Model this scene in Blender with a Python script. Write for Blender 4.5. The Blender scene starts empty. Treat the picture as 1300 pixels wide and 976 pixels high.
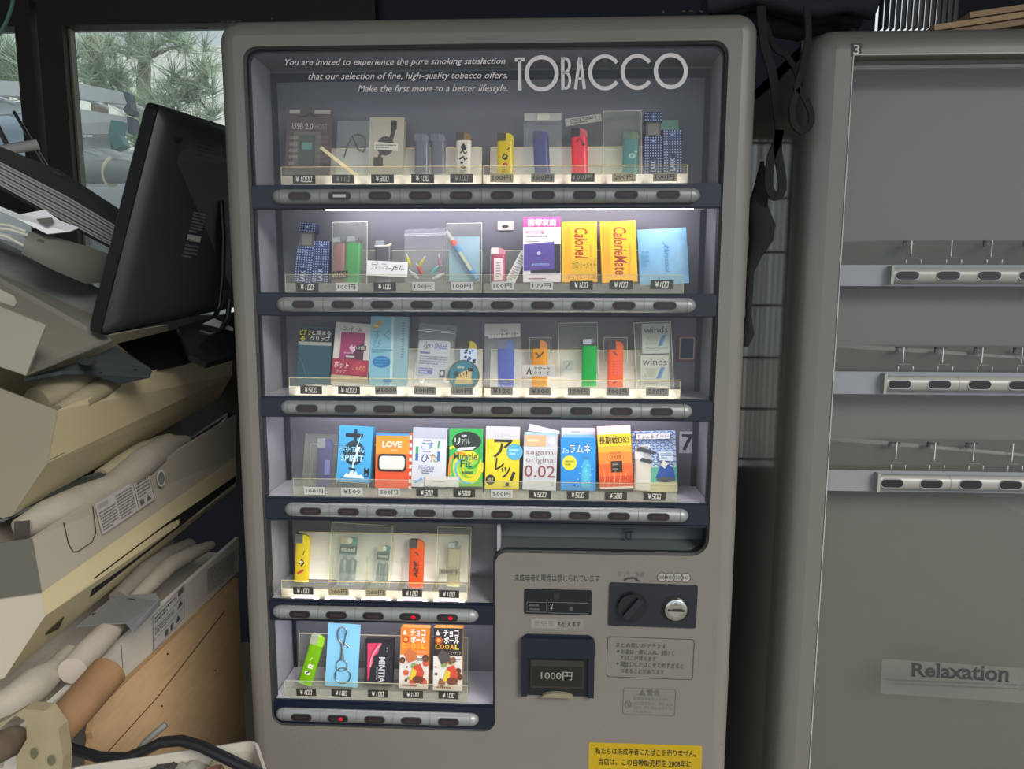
import bpy, bmesh, math, random
from mathutils import Vector, Matrix
random.seed(7)
SC = bpy.context.scene
COL = SC.collection

# ------------------------------------------------------------------ camera, sky, exposure
CAM = Vector((0.0978, -1.1455, 1.392))
YAW, PITCH, ROLL, FPX = 0.04504, 0.12733, 0.00267, 879.7
FW = Vector((-math.sin(YAW)*math.cos(PITCH), math.cos(YAW)*math.cos(PITCH), -math.sin(PITCH)))
_r0 = Vector((math.cos(YAW), math.sin(YAW), 0)); _u0 = _r0.cross(FW)
RT = _r0*math.cos(ROLL) + _u0*math.sin(ROLL)
UP = -_r0*math.sin(ROLL) + _u0*math.cos(ROLL)
cd = bpy.data.cameras.new('camera'); cd.sensor_width = 36; cd.sensor_fit = 'HORIZONTAL'
cd.lens = FPX/1300*36; cd.clip_start = 0.02; cd.clip_end = 200
cam = bpy.data.objects.new('camera', cd); COL.objects.link(cam)
M = Matrix((RT, UP, -FW)).transposed().to_4x4(); M.translation = CAM
cam.matrix_world = M
SC.camera = cam

SKY = 0.95           # overcast sky brightness
TUBE = 17.0          # fluorescent tubes in the lit machine
w = bpy.data.worlds.new('overcast_sky'); SC.world = w; w.use_nodes = True
bgn = w.node_tree.nodes['Background']; bgn.inputs[0].default_value = (0.86, 0.94, 1.0, 1); bgn.inputs[1].default_value = SKY
sd = bpy.data.lights.new('hazy_sun', 'SUN'); sd.energy = 4.0; sd.angle = math.radians(28); sd.color = (1.0, 0.95, 0.88)
sun = bpy.data.objects.new('hazy_sun', sd); COL.objects.link(sun); sun.location = (4, -4, 4)
_az, _el = math.radians(40), math.radians(33)
sun.rotation_euler = Vector((-math.sin(_az)*math.cos(_el), math.cos(_az)*math.cos(_el), -math.sin(_el))).to_track_quat('-Z', 'Y').to_euler()
SC.view_settings.view_transform = 'Standard'; SC.view_settings.look = 'None'
SC.view_settings.gamma = 1; SC.view_settings.use_curve_mapping = False
SC.view_settings.exposure = 0.0
SC.cycles.transparent_max_bounces = 32
SC.cycles.max_bounces = 8

# ------------------------------------------------------------------ helpers
def ray(px, py): return RT*((px-650)/FPX) - UP*((py-488)/FPX) + FW
def at(px, py, y=0.0):
    d = ray(px, py); return CAM + d*((y-CAM.y)/d.y)
def on(px, py, p0, n):
    d = ray(px, py); return CAM + d*((Vector(p0)-CAM).dot(n)/d.dot(n))

def lin(c): return c/12.92 if c <= 0.04045 else ((c+0.055)/1.055)**2.4
def rgb(h):
    h = h.lstrip('#'); return tuple(lin(int(h[i:i+2], 16)/255) for i in (0, 2, 4))
MATS = {}
def _new(name):
    m = bpy.data.materials.new(name); m.use_nodes = True; return m
def pm(h, rough=.5, metal=0., spec=.5, noise=0., scale=40., bump=0., stretch=None):
    """painted, plastic or printed surface; noise mottles the colour a little"""
    k = (h, rough, metal, spec, noise, scale, bump, stretch)
    if k in MATS: return MATS[k]
    m = _new('surface_%d' % len(MATS)); nt = m.node_tree; b = nt.nodes['Principled BSDF']
    b.inputs['Base Color'].default_value = rgb(h)+(1,); b.inputs['Roughness'].default_value = rough
    b.inputs['Metallic'].default_value = metal; b.inputs['Specular IOR Level'].default_value = spec
    if noise or bump:
        tc = nt.nodes.new('ShaderNodeTexCoord'); n = nt.nodes.new('ShaderNodeTexNoise')
        n.inputs['Scale'].default_value = scale; n.inputs['Detail'].default_value = 5
        if stretch:
            mp = nt.nodes.new('ShaderNodeMapping'); mp.inputs['Scale'].default_value = stretch
            nt.links.new(tc.outputs['Object'], mp.inputs[0]); nt.links.new(mp.outputs[0], n.inputs[0])
        else: nt.links.new(tc.outputs['Object'], n.inputs[0])
        if noise:
            mx = nt.nodes.new('ShaderNodeMix'); mx.data_type = 'RGBA'
            c = Vector(rgb(h)); a = c*(1-noise); bb = c*(1+noise)
            mx.inputs[6].default_value = tuple(a)+(1,); mx.inputs[7].default_value = tuple(min(1, v) for v in bb)+(1,)
            nt.links.new(n.outputs['Fac'], mx.inputs[0]); nt.links.new(mx.outputs[2], b.inputs['Base Color'])
        if bump:
            bp = nt.nodes.new('ShaderNodeBump'); bp.inputs['Strength'].default_value = bump; bp.inputs['Distance'].default_value = .003
            nt.links.new(n.outputs['Fac'], bp.inputs['Height']); nt.links.new(bp.outputs[0], b.inputs['Normal'])
    MATS[k] = m; return m
def clear(h='#ffffff', fac=.1, rough=.12, body='#ffffff', key='clear'):
    """thin clear plastic or glass: mostly see-through, a little gloss and haze"""
    k = (key, h, fac, rough, body)
    if k in MATS: return MATS[k]
    m = _new('clear_%d' % len(MATS)); nt = m.node_tree; b = nt.nodes['Principled BSDF']
    b.inputs['Base Color'].default_value = rgb(body)+(1,); b.inputs['Roughness'].default_value = rough
    t = nt.nodes.new('ShaderNodeBsdfTransparent'); t.inputs[0].default_value = rgb(h)+(1,)
    mx = nt.nodes.new('ShaderNodeMixShader'); mx.inputs[0].default_value = fac
    nt.links.new(t.outputs[0], mx.inputs[1]); nt.links.new(b.outputs[0], mx.inputs[2])
    nt.links.new(mx.outputs[0], nt.nodes['Material Output'].inputs[0])
    MATS[k] = m; return m
def glass(fac=.03, tint='#ffffff'):
    k = ('glass', fac, tint)
    if k in MATS: return MATS[k]
    m = _new('glass_%d' % len(MATS)); nt = m.node_tree
    g = nt.nodes.new('ShaderNodeBsdfGlossy'); g.inputs['Roughness'].default_value = .03
    t = nt.nodes.new('ShaderNodeBsdfTransparent'); t.inputs[0].default_value = rgb(tint)+(1,)
    mx = nt.nodes.new('ShaderNodeMixShader'); mx.inputs[0].default_value = fac
    nt.links.new(t.outputs[0], mx.inputs[1]); nt.links.new(g.outputs[0], mx.inputs[2])
    nt.links.new(mx.outputs[0], nt.nodes['Material Output'].inputs[0])
    MATS[k] = m; return m
def lucent(h, fac=.5, rough=.25):
    """coloured plastic that lets light through"""
    k = ('lucent', h, fac, rough)
    if k in MATS: return MATS[k]
    m = _new('lucent_%d' % len(MATS)); nt = m.node_tree; b = nt.nodes['Principled BSDF']
    b.inputs['Base Color'].default_value = rgb(h)+(1,); b.inputs['Roughness'].default_value = rough
    t = nt.nodes.new('ShaderNodeBsdfTranslucent'); t.inputs[0].default_value = rgb(h)+(1,)
    mx = nt.nodes.new('ShaderNodeMixShader'); mx.inputs[0].default_value = fac
    nt.links.new(b.outputs[0], mx.inputs[1]); nt.links.new(t.outputs[0], mx.inputs[2])
    nt.links.new(mx.outputs[0], nt.nodes['Material Output'].inputs[0])
    MATS[k] = m; return m
def glow(h, s):
    k = ('glow', h, s)
    if k in MATS: return MATS[k]
    m = _new('glow_%d' % len(MATS)); nt = m.node_tree; nt.nodes.remove(nt.nodes['Principled BSDF'])
    e = nt.nodes.new('ShaderNodeEmission'); e.inputs[0].default_value = rgb(h)+(1,); e.inputs[1].default_value = s
    nt.links.new(e.outputs[0], nt.nodes['Material Output'].inputs[0])
    MATS[k] = m; return m
def M_(c):
    return pm(c) if isinstance(c, str) else c

WL = {}      # world location of every object origin
class Fr:
    """a local frame: u to the right, v up, n out of the front face"""
    def __init__(s, o, u, v, n=None):
        s.o = Vector(o); s.u = Vector(u).normalized(); s.v = Vector(v).normalized()
        s.n = s.u.cross(s.v).normalized() if n is None else Vector(n).normalized()
    def p(s, a, b, c=0.): return s.o + s.u*a + s.v*b + s.n*c
    def sub(s, a, b, c=0., ang=0.):
        ca, sa = math.cos(ang), math.sin(ang)
        return Fr(s.p(a, b, c), s.u*ca+s.v*sa, s.v*ca-s.u*sa, s.n)
WORLD = Fr((0, 0, 0), (1, 0, 0), (0, 0, 1))       # n points to -y, at the viewer's side
class MB:
    def __init__(s): s.v = []; s.f = []; s.m = []; s.sm = []; s.mats = []
    def mi(s, m):
        m = M_(m)
        if m not in s.mats: s.mats.append(m)
        return s.mats.index(m)
    def add(s, verts, faces, m, smooth=False):
        k = len(s.v); i = s.mi(m); s.v += [Vector(q) for q in verts]
        for f in faces: s.f.append([k+j for j in f]); s.m.append(i); s.sm.append(smooth)
    def poly(s, pts, m): s.add(pts, [list(range(len(pts)))], m)
    def prism(s, fr, loop, c0, c1, m, mside=None, smooth=False):
        """loop in (u,v), extruded from n=c0 to n=c1 (c1 is the front)"""
        n = len(loop); A = [fr.p(a, b, c0) for a, b in loop]; B = [fr.p(a, b, c1) for a, b in loop]
        s.add(B, [list(range(n))], m); s.add(A, [list(range(n))[::-1]], mside or m)
        s.add(A+B, [[i, (i+1) % n, n+(i+1) % n, n+i] for i in range(n)], mside or m, smooth)
    def box(s, fr, a0, b0, a1, b1, c0, c1, m, r=0., mside=None):
        loop = [(a0, b0), (a1, b0), (a1, b1), (a0, b1)]
        if r > 0: loop = rounded(loop, r, 4)
        s.prism(fr, loop, c0, c1, m, mside)
    def bx(s, lo, hi, m):
        s.box(WORLD, lo[0], lo[2], hi[0], hi[2], -hi[1], -lo[1], m)
    def loft(s, rings, m, cap=True, smooth=True, closed=True, mcap=None):
        n = len(rings[0]); V = [q for r in rings for q in r]; F = []
        for j in range(len(rings)-1):
            for i in range(n if closed else n-1):
                F.append([j*n+i, j*n+(i+1) % n, (j+1)*n+(i+1) % n, (j+1)*n+i])
        s.add(V, F, m, smooth)
        if cap:
            s.add(rings[0], [list(range(n))[::-1]], mcap or m); s.add(rings[-1], [list(range(n))], mcap or m)
    def tube(s, pts, r, m, n=10, smooth=True, flat=None, cap=True):
        """round tube along pts; r is one radius or one per point; flat=(w,h,axis) makes a ribbon"""
        pts = [Vector(q) for q in pts]; rings = []; prev = None
        for i, q in enumerate(pts):
            t = (pts[min(i+1, len(pts)-1)]-pts[max(i-1, 0)]).normalized()
            if flat: x = flat[2].cross(t); x = x.normalized() if x.length > 1e-6 else Vector((1, 0, 0)); y = t.cross(x)
            else:
                if prev is None: a = Vector((0, 0, 1)) if abs(t.z) < .9 else Vector((1, 0, 0)); x = a.cross(t).normalized()
                else: x = (prev-t*prev.dot(t)).normalized()
                y = t.cross(x)
            prev = x
            if flat: rings.append([q+x*flat[0]/2*sx+y*flat[1]/2*sy for sx, sy in ((1, 1), (-1, 1), (-1, -1), (1, -1))])
            else:
                rr = r[i] if isinstance(r, (list, tuple)) else r
                rings.append([q+x*rr*math.cos(2*math.pi*k/n)+y*rr*math.sin(2*math.pi*k/n) for k in range(n)])
        s.loft(rings, m, cap, smooth and not flat)
    def disc(s, fr, a, b, ra, rb, c0, c1, m, n=24, mside=None):
        s.prism(fr, [(a+ra*math.cos(2*math.pi*k/n), b+rb*math.sin(2*math.pi*k/n)) for k in range(n)], c0, c1, m, mside, False)
    def build(s, name, parent=None, loc=None, bevel=0.):
        base = WL[parent.name] if parent is not None else Vector(loc if loc is not None else s.base())
        me = bpy.data.meshes.new(name); me.from_pydata([tuple(q-base) for q in s.v], [], s.f)
        for m in s.mats: me.materials.append(m)
        me.polygons.foreach_set('material_index', s.m); me.polygons.foreach_set('use_smooth', s.sm); me.update()
        o = bpy.data.objects.new(name, me); COL.objects.link(o)
        if parent is not None: o.parent = parent
        else: o.location = base
        if bevel:
            bv = o.modifiers.new('bevel', 'BEVEL'); bv.width = bevel; bv.segments = 2; bv.limit_method = 'ANGLE'
        WL[o.name] = base; return o
    def base(s):
        n = max(1, len(s.v)); c = sum(s.v, Vector())/n; return Vector((c.x, c.y, min(q.z for q in s.v)))
def empty(name, loc):
    o = bpy.data.objects.new(name, None); COL.objects.link(o); o.location = loc; o.empty_display_size = .02
    WL[o.name] = Vector(loc); return o
def tag(o, label=None, cat=None, group=None, kind=None):
    if label: o['label'] = label
    if cat: o['category'] = cat
    if group: o['group'] = group
    if kind: o['kind'] = kind
    return o
def rounded(loop, r, seg=5):
    n = len(loop); out = []
    rs = r if isinstance(r, (list, tuple)) else [r]*n
    for i in range(n):
        p = Vector(loop[i]).to_2d() if len(loop[i]) > 2 else Vector(loop[i]); a = Vector(loop[i-1]); b = Vector(loop[(i+1) % n])
        da = (a-p); db = (b-p); la, lb = da.length, db.length
        if rs[i] <= 0 or la < 1e-9 or lb < 1e-9: out.append(tuple(p)); continue
        da /= la; db /= lb; ang = math.acos(max(-1, min(1, da.dot(db))))
        t = min(rs[i]/math.tan(ang/2), la*.49, lb*.49); rr = t*math.tan(ang/2)
        bis = (da+db).normalized(); c = p+bis*(rr/math.sin(ang/2)); s0 = p+da*t-c; s1 = p+db*t-c
        a0 = math.atan2(s0.y, s0.x); a1 = math.atan2(s1.y, s1.x); d = (a1-a0+math.pi) % (2*math.pi)-math.pi
        for k in range(seg+1):
            th = a0+d*k/seg; out.append((c.x+rr*math.cos(th), c.y+rr*math.sin(th)))
    return out
def inset(loop, d):
    """loop is counter-clockwise; moves it inwards by d"""
    n = len(loop); out = []
    for i in range(n):
        a, p, b = Vector(loop[i-1]), Vector(loop[i]), Vector(loop[(i+1) % n])
        e0 = (p-a); e1 = (b-p)
        if e0.length < 1e-9: e0 = e1
        if e1.length < 1e-9: e1 = e0
        e0.normalize(); e1.normalize()
        n0 = Vector((-e0.y, e0.x)); n1 = Vector((-e1.y, e1.x)); m = (n0+n1); m.normalize()
        out.append(tuple(p+m*(d/max(.3, m.dot(n0)))))
    return out
def flat_mesh(cu):
    ob = bpy.data.objects.new('t', cu); me = bpy.data.meshes.new_from_object(ob)
    V = [(q.co.x, q.co.y) for q in me.vertices]; F = [list(p.vertices) for p in me.polygons]
    bpy.data.objects.remove(ob); bpy.data.meshes.remove(me); bpy.data.curves.remove(cu); return V, F
def fill2d(loops):
    cu = bpy.data.curves.new('t', 'CURVE'); cu.dimensions = '2D'; cu.fill_mode = 'BOTH'
    for L in loops:
        sp = cu.splines.new('POLY'); sp.points.add(len(L)-1); sp.use_cyclic_u = True
        for i, q in enumerate(L): sp.points[i].co = (q[0], q[1], 0, 1)
    return flat_mesh(cu)
TXT = {}
def text2d(s, bold=0., shear=0., res=2):
    k = (s, bold, shear)
    if k not in TXT:
        cu = bpy.data.curves.new('t', 'FONT'); cu.body = s; cu.resolution_u = res; cu.offset = bold; cu.shear = shear
        TXT[k] = flat_mesh(cu)
    return TXT[k]
def put_text(mb, f, s, x0, y0, x1, y1, m, rot=0, bold=0., shear=0., res=2):
    """writes s into the box x0..x1, y0..y1 of the mapping f(x,y) -> point"""
    V, F = text2d(s, bold, shear, res)
    if not V: return
    xs = [q[0] for q in V]; ys = [q[1] for q in V]; a, b, c, d = min(xs), max(xs), min(ys), max(ys)
    W = max(b-a, 1e-6); H = max(d-c, 1e-6); out = []
    for x, y in V:
        p, q = (x-a)/W, (y-c)/H
        if rot == 90: p, q = 1-q, p
        elif rot == -90: p, q = q, 1-p
        out.append(f(x0+p*(x1-x0), y0+q*(y1-y0)))
    mb.add(out, F, m)
def stroke2d(pts, w, closed=False):
    """quads along a 2-D polyline"""
    n = len(pts); P = [Vector(q) for q in pts]; L = []; R = []
    for i in range(n):
        a = P[i-1] if (i > 0 or closed) else P[i]; b = P[(i+1) % n] if (i < n-1 or closed) else P[i]
        t = (b-a); t = t.normalized() if t.length > 1e-9 else Vector((1, 0)); q = Vector((-t.y, t.x))
        L.append(P[i]+q*w/2); R.append(P[i]-q*w/2)
    F = [[i, (i+1) % n, n+(i+1) % n, n+i] for i in range(n if closed else n-1)]
    return [tuple(q) for q in L+R], F
def circ(cx, cy, rx, ry=None, n=24, a0=0., a1=2*math.pi, full=True):
    ry = rx if ry is None else ry
    return [(cx+rx*math.cos(a0+(a1-a0)*k/(n if full else n-1)), cy+ry*math.sin(a0+(a1-a0)*k/(n if full else n-1))) for k in range(n)]
def paint(mb, fr, W, H, art, x0=0., c=.0003):
    """prints art on the face n=c; art uses 0..1 across (x) and up (y); x0 = left edge in u"""
    d = c
    for a in art:
        f = lambda x, y, d=d: fr.p(x0+x*W, y*H, d)
        k = a[0]
        if k == 'r': _, xa, ya, xb, yb, m = a; mb.poly([f(xa, ya), f(xb, ya), f(xb, yb), f(xa, yb)], m)
        elif k == 'e': _, cx, cy, rx, ry, m = a; mb.poly([f(*q) for q in circ(cx, cy, rx, ry)], m)
        elif k == 'p': mb.poly([f(*q) for q in a[1]], a[2])
        elif k == 'l':      # stroke: pts, width (fraction of W), colour
            V, F = stroke2d([(x*W, y*H) for x, y in a[1]], a[2]*W, a[4] if len(a) > 4 else False)
            mb.add([fr.p(x0+x, y, d) for x, y in V], F, a[3])
        elif k == 't':
            o = a[7] if len(a) > 7 else {}
            put_text(mb, f, a[1], a[2], a[3], a[4], a[5], a[6], **o)
        elif k == 'dash':   # unreadable small print: box, rows, colour
            _, xa, ya, xb, yb, rows, m = a; rnd = random.Random(int(xa*1000)+rows*7)
            for j in range(rows):
                yy = yb-(j+.5)*(yb-ya)/rows; hh = (yb-ya)/rows*.28; x = xa
                while x < xb:
                    L = (xb-xa)*rnd.uniform(.03, .09); mb.poly([f(x, yy-hh), f(min(xb, x+L), yy-hh), f(min(xb, x+L), yy+hh), f(x, yy+hh)], m)
                    x += L+(xb-xa)*.02
                    if j == rows-1 and x > xa+(xb-xa)*.6: break
        d += .00006

# ------------------------------------------------------------------ common materials
WHITE = pm('#6a6761', .38, noise=.05, scale=18)                # the machine's aged cream enamel
WHITE2 = pm('#62615c', .32, noise=.04, scale=14)
NAVY = pm('#0d1525', .35)
BLACK = pm('#15161a', .4)
RUBBER = pm('#1a1b1e', .6)
SILVER = pm('#7f8382', .42, .3)
INNER = pm('#888990', .45, noise=.03, scale=25)
ACRYL = clear('#f9f9f4', .06, .25, '#dcddd4')
LITPLATE = clear('#fcfbf4', .45, .25, '#eceadd', 'lit_haze')  # lit rows' copy of the clear plate, glow put into a cloudier mix
EDGE = lucent('#d6d3ba', .5, .2)
RAIL = clear('#f6f6f2', .2, .3, '#c9c9c0', 'rail')
BAG = clear('#f8fafa', .09, .22, '#e8ecee', 'bag')
CASE = clear('#f8faf6', .05, .3, '#eef0ea', 'case')
CHROME = pm('#c9c9c6', .15, 1.)
STEEL = pm('#8d8f90', .3, .9)

# ------------------------------------------------------------------ the room
YB = 1.45
def struct(name, mb, loc=None, **k):
    o = mb.build(name, loc=loc, **k); o['kind'] = 'structure'; return o
b = MB(); b.bx((-3.2, -4.5, -.06), (3.2, 1.6, 0), pm('#8a867c', .8, noise=.15, scale=6)); struct('floor', b, (0, 0, 0))
b = MB(); b.bx((-3.2, -1.35, 2.62), (3.2, 1.6, 2.7), pm('#3d3428', .7, noise=.2, scale=5, stretch=(1, 12, 1))); struct('ceiling', b, (0, 0, 2.62))
b = MB(); b.bx((-2.7, -2.6, 0), (-2.6, 1.6, 2.62), pm('#5a544a', .8, noise=.1, scale=4)); struct('wall_left', b, (-2.65, -.5, 0))
b = MB(); b.bx((2.6, -.4, 0), (2.7, 1.6, 2.62), pm('#5a544a', .8, noise=.1, scale=4)); struct('wall_right', b, (2.65, .6, 0))
zt = at(92, 39, YB).z; zs = at(92, 420, YB).z
xa0 = at(92, 60, YB).x; xa1 = -.55; xb1 = at(33, 60, YB).x; xb0 = -2.55
WALL = pm('#262b38', .75, noise=.12, scale=5)
DKWOOD = pm('#2c2822', .6, noise=.2, scale=8, stretch=(1, 1, .1))
lx0, lx1 = at(1112, 15, YB).x, at(1215, 15, YB).x; lz0, lz1 = at(1130, 40, YB).z, zt+.16
b = MB()
rx0, rx1, rz0, rz1 = -.4, .47, .72, 1.98                # a window with a reed blind, behind the lit machine
b.bx((-2.6, YB, 0), (xa1, YB+.1, zs), WALL)                    # below the sills
b.bx((-2.6, YB, zs), (xb0, YB+.1, zt), WALL)
b.bx((xa1, YB, 0), (rx0, YB+.1, lz0), WALL); b.bx((rx0, YB, 0), (rx1, YB+.1, rz0), WALL); b.bx((rx0, YB, rz1), (rx1, YB+.1, lz0), WALL); b.bx((rx1, YB, 0), (2.6, YB+.1, lz0), WALL)
b.bx((-2.6, YB, zt+.088), (xa1, YB+.1, 2.62), WALL)
b.bx((xa1, YB, lz0), (lx0, YB+.1, 2.62), WALL); b.bx((lx1, YB, lz0), (2.6, YB+.1, 2.62), WALL); b.bx((lx0, YB, lz1), (lx1, YB+.1, 2.62), WALL)
struct('wall_back', b, (0, YB+.05, 0))
def window(name, x0, x1, stile):
    e = empty(name, ((x0+x1)/2, YB, zs)); e['kind'] = 'structure'
    m = MB(); f = .035
    m.bx((x0-stile[0], YB-.05, zs-.03), (x0, YB+.02, zt+.09), DKWOOD); m.bx((x1, YB-.05, zs-.03), (x1+stile[1], YB+.02, zt+.09), DKWOOD)
    m.bx((x0, YB-.05, zt), (x1, YB+.02, zt+.09), DKWOOD); m.bx((x0, YB-.05, zs-.05), (x1, YB+.02, zs), DKWOOD)
    m.build('window_frame', e)
    m = MB(); m.bx((x0, YB-.012, zs), (x1, YB-.009, zt), pm('#6d675c', .5))
    m = MB(); m.bx((x0-.002, YB+.002, zs-.002), (x1+.002, YB+.006, zt+.002), clear('#f4f8f6', .19, .35, '#dfe6e8', 'dusty')); m.build('pane', e)
    m = MB()
    for q in (x0, x1-.008): m.bx((q, YB-.02, zs), (q+.008, YB+.001, zt), pm('#75705f', .5))
    m.build('glazing_bead', e); return e
gapx = at(62, 120, YB).x
window('window_1', xa0, xa1, (xa0-gapx-.012, .05)); window('window_2', xb0, xb1, (.05, gapx-xb1-.012))
b = MB(); b.bx((-2.6, YB-.03, zt+.09), (xa1+.1, YB-.001, 2.6), DKWOOD); struct('trim_1', b)     # lintel over the windows
e = empty('window_3', ((lx0+lx1)/2, YB, lz0)); e['kind'] = 'structure'
m = MB()
for k in range(14):
    x = lx0+(lx1-lx0)*(k+.5)/14; m.bx((x-.0028, YB-.03, lz0), (x+.0028, YB-.005, lz1), DKWOOD)
m.build('lattice', e)
e = empty('window_4', ((rx0+rx1)/2, YB, rz0)); e['kind'] = 'structure'
m = MB()
for q in ((rx0, rx0+.03, rz0, rz1), (rx1-.03, rx1, rz0, rz1), (rx0, rx1, rz0, rz0+.03), (rx0, rx1, rz1-.03, rz1)): m.bx((q[0], YB-.02, q[2]), (q[1], YB+.03, q[3]), DKWOOD)
m.build('window_frame', e)
b = MB(); b.bx((-14, YB+.15, -.06), (14, 16, 0), pm('#b9b8b0', .9, noise=.12, scale=3)); o = struct('ground_outside', b, (0, 6, -.06))

# ------------------------------------------------------------------ outside the windows
def pine(name, label, trunk, tufts, y, rs, size, n_needle=34):
    """trunk: list of (px,py,r_m); tufts: (px,py,spread_px,count)"""
    rnd = random.Random(rs)
    P = [at(a, c, y) for a, c, r in trunk]; base = Vector((P[-1].x, P[-1].y, 0))
    e = empty(name, base); tag(e, label, 'tree', 'pine trees outside the window')
    t = MB(); t.tube([base]+P[::-1], [trunk[-1][2]*1.2]+[r for a, c, r in trunk][::-1], pm('#6f675c', .9, noise=.25, scale=30), 8)
    leaf = MB(); G = [pm('#7d9378', .7), pm('#93a68c', .7), pm('#667c62', .7)]
    for (px, py, sp, cnt) in tufts:
        c0 = at(px, py, y)
        a = min(P, key=lambda q: (q-c0).length)
        t.tube([a, (a+c0)/2+Vector((0, 0, .03)), c0], [.03, .02, .01], pm('#6f675c', .9, noise=.25, scale=30), 5)
        for k in range(cnt):
            q = at(px+rnd.gauss(0, sp), py+rnd.gauss(0, sp*.55), y+rnd.gauss(0, .16))
            m = rnd.choice(G)
            ax = Vector((rnd.uniform(-.7, .7), rnd.uniform(-.5, .3), rnd.uniform(.2, 1))).normalized()
            for j in range(n_needle):
                d = (ax*.7+Vector((rnd.gauss(0, 1), rnd.gauss(0, 1), rnd.gauss(0, 1))).normalized()*.9).normalized()
                L = size*rnd.uniform(.6, 1.1); s = d.cross(Vector((rnd.gauss(0, 1), rnd.gauss(0, 1), rnd.gauss(0, 1)))).normalized()*.0045
                st = q-ax*rnd.uniform(0, .1)
                leaf.add([st-s, st+s, st+d*L], [[0, 1, 2]], m)
    t.build('trunk', e); leaf.build('foliage', e)
pine('pine_tree', 'grey-green pine tree with bare trunk in the middle of the window', [(184, 75, .07), (182, 105, .08), (188, 150, .1), (192, 230, .12)],
     [(140, 55, 14, 7), (175, 52, 18, 9), (215, 50, 18, 9), (245, 55, 12, 5), (180, 70, 16, 5), (120, 62, 10, 3)], 7.2, 3, .38)
pine('pine_tree', 'darker pine tree behind the ladders at the window jamb', [(120, 50, .06), (124, 90, .07), (128, 160, .08)],
     [(112, 72, 12, 6), (130, 92, 14, 8), (145, 100, 10, 5), (108, 92, 8, 5), (150, 110, 8, 4), (108, 55, 8, 3)], 5.9, 5, .3)
pine('pine_tree', 'pine branches with long needles close to the black monitor', [(262, 95, .03), (240, 115, .04), (205, 135, .06), (186, 190, .08)],
     [(262, 82, 7, 5), (225, 100, 12, 7), (250, 112, 12, 6), (215, 125, 14, 8), (262, 140, 8, 4), (190, 125, 10, 6), (180, 150, 8, 5), (172, 168, 10, 4)], 4.7, 9, .26)
pine('pine_tree', 'pine tree showing through the narrow window pane', [(5, 70, .06), (0, 110, .07), (-6, 200, .09)],
     [(10, 65, 9, 6), (22, 75, 7, 5), (8, 90, 14, 9), (25, 95, 6, 4), (-10, 80, 10, 5)], 5.2, 12, .3)
b = MB(); q = at(300, 58, 9.0); b.bx((q.x-9, 9.0, 0), (q.x+.6, 9.4, q.z), pm('#d9dbd8', .9, noise=.05, scale=4)); tag(b.build('garden_wall'), kind='structure')

ALU = pm('#b9bdc0', .35, .6, noise=.12, scale=60, stretch=(.2, 1, 6)); DKCAP = pm('#2c3240', .5); TEAL = pm('#3f6b6b', .5)
def rail_px(mb, pts, y, depth, m):
    P = [at(a, c, y) for a, c in pts]; Q = [q+Vector((0, depth, 0)) for q in P]
    n = len(P); mb.add(P, [list(range(n))], m); mb.add(Q, [list(range(n))[::-1]], m); mb.add(P+Q, [[i, (i+1) % n, n+(i+1) % n, n+i] for i in range(n)], m)
def ladder(label, rail, cap, y, y2, extra=None, capm=DKCAP):
    e = empty('ladder', Vector((at(rail[0][0], rail[0][1], y).x, y, at(rail[0][0], max(c for a, c in rail), y).z)))
    tag(e, label, 'ladder', 'aluminium ladders stacked outside the window')
    m = MB(); rail_px(m, rail, y, .03, ALU); m.build('side_rail', e)
    m = MB(); rail_px(m, rail, y2, .03, ALU); m.build('side_rail', e)
    m = MB(); rail_px(m, cap, y-.004, .06, capm); m.build('hinge' if capm is DKCAP else 'end_cap', e)
    n = 3
    for k in range(n):
        m = MB(); t = (k+.6)/n; a = at(rail[0][0]*(1-t)+rail[1][0]*t, (rail[0][1]+rail[3][1])/2*(1-t)+(rail[1][1]+rail[2][1])/2*t, y)
        m.tube([a+Vector((0, .01, 0)), a+Vector((0, y2-y+.02, 0))], .014, ALU, 8); m.build('rung', e)
    return e
ladder('white aluminium ladder lying topmost of the stack outside', [(60, 97), (160, 118), (164, 133), (60, 121)], [(156, 116), (162, 117), (166, 136), (170, 140), (168, 145), (160, 145), (156, 138), (161, 132)], 2.6, 2.95)
ladder('aluminium ladder second in the stack, with dark hinge by the jamb', [(60, 131), (165, 149), (166, 165), (60, 152)], [(161, 148), (168, 149), (168, 166), (162, 169)], 2.62, 2.97)
ladder('grey ladder low in the outdoor stack with green end cap', [(60, 157), (142, 155), (145, 170), (60, 170)], [(141, 152), (155, 154), (150, 170), (158, 184), (144, 190), (137, 172)], 2.42, 2.52, capm=TEAL)
ladder('lowest grey ladder of the outdoor stack resting on a folded tarpaulin', [(60, 174), (140, 173), (146, 187), (60, 187)], [(139, 171), (150, 172), (152, 188), (141, 189)], 2.6, 2.92)
ladder('aluminium ladder showing through the narrow pane beside the post', [(-60, 100), (40, 104), (42, 122), (-60, 120)], [(36, 103), (42, 104), (44, 121), (38, 122)], 2.6, 2.9)
ladder('lower aluminium ladder showing through the narrow pane beside the post', [(-60, 134), (43, 128), (45, 142), (-60, 150)], [(38, 128), (44, 128), (46, 141), (40, 142)], 3.0, 3.15)
e = empty('folded_tarpaulin', at(140, 236, 2.5)); tag(e, 'grey bundle tied with a cream strap below the ladders outside', 'tarpaulin')
m = MB(); P0, P1 = at(60, 218, 2.5), at(176, 218, 2.5)
rings = []
for k in range(9):
    t = k/8; c = P0.lerp(P1, t); s = .062 if k not in (0, 8) else .05
    rings.append([c+Vector((0, 1.2*s*math.cos(a), s*math.sin(a)*(1+.06*math.sin(k*2.1+a)))) for a in [2*math.pi*j/16 for j in range(16)]])
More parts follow.
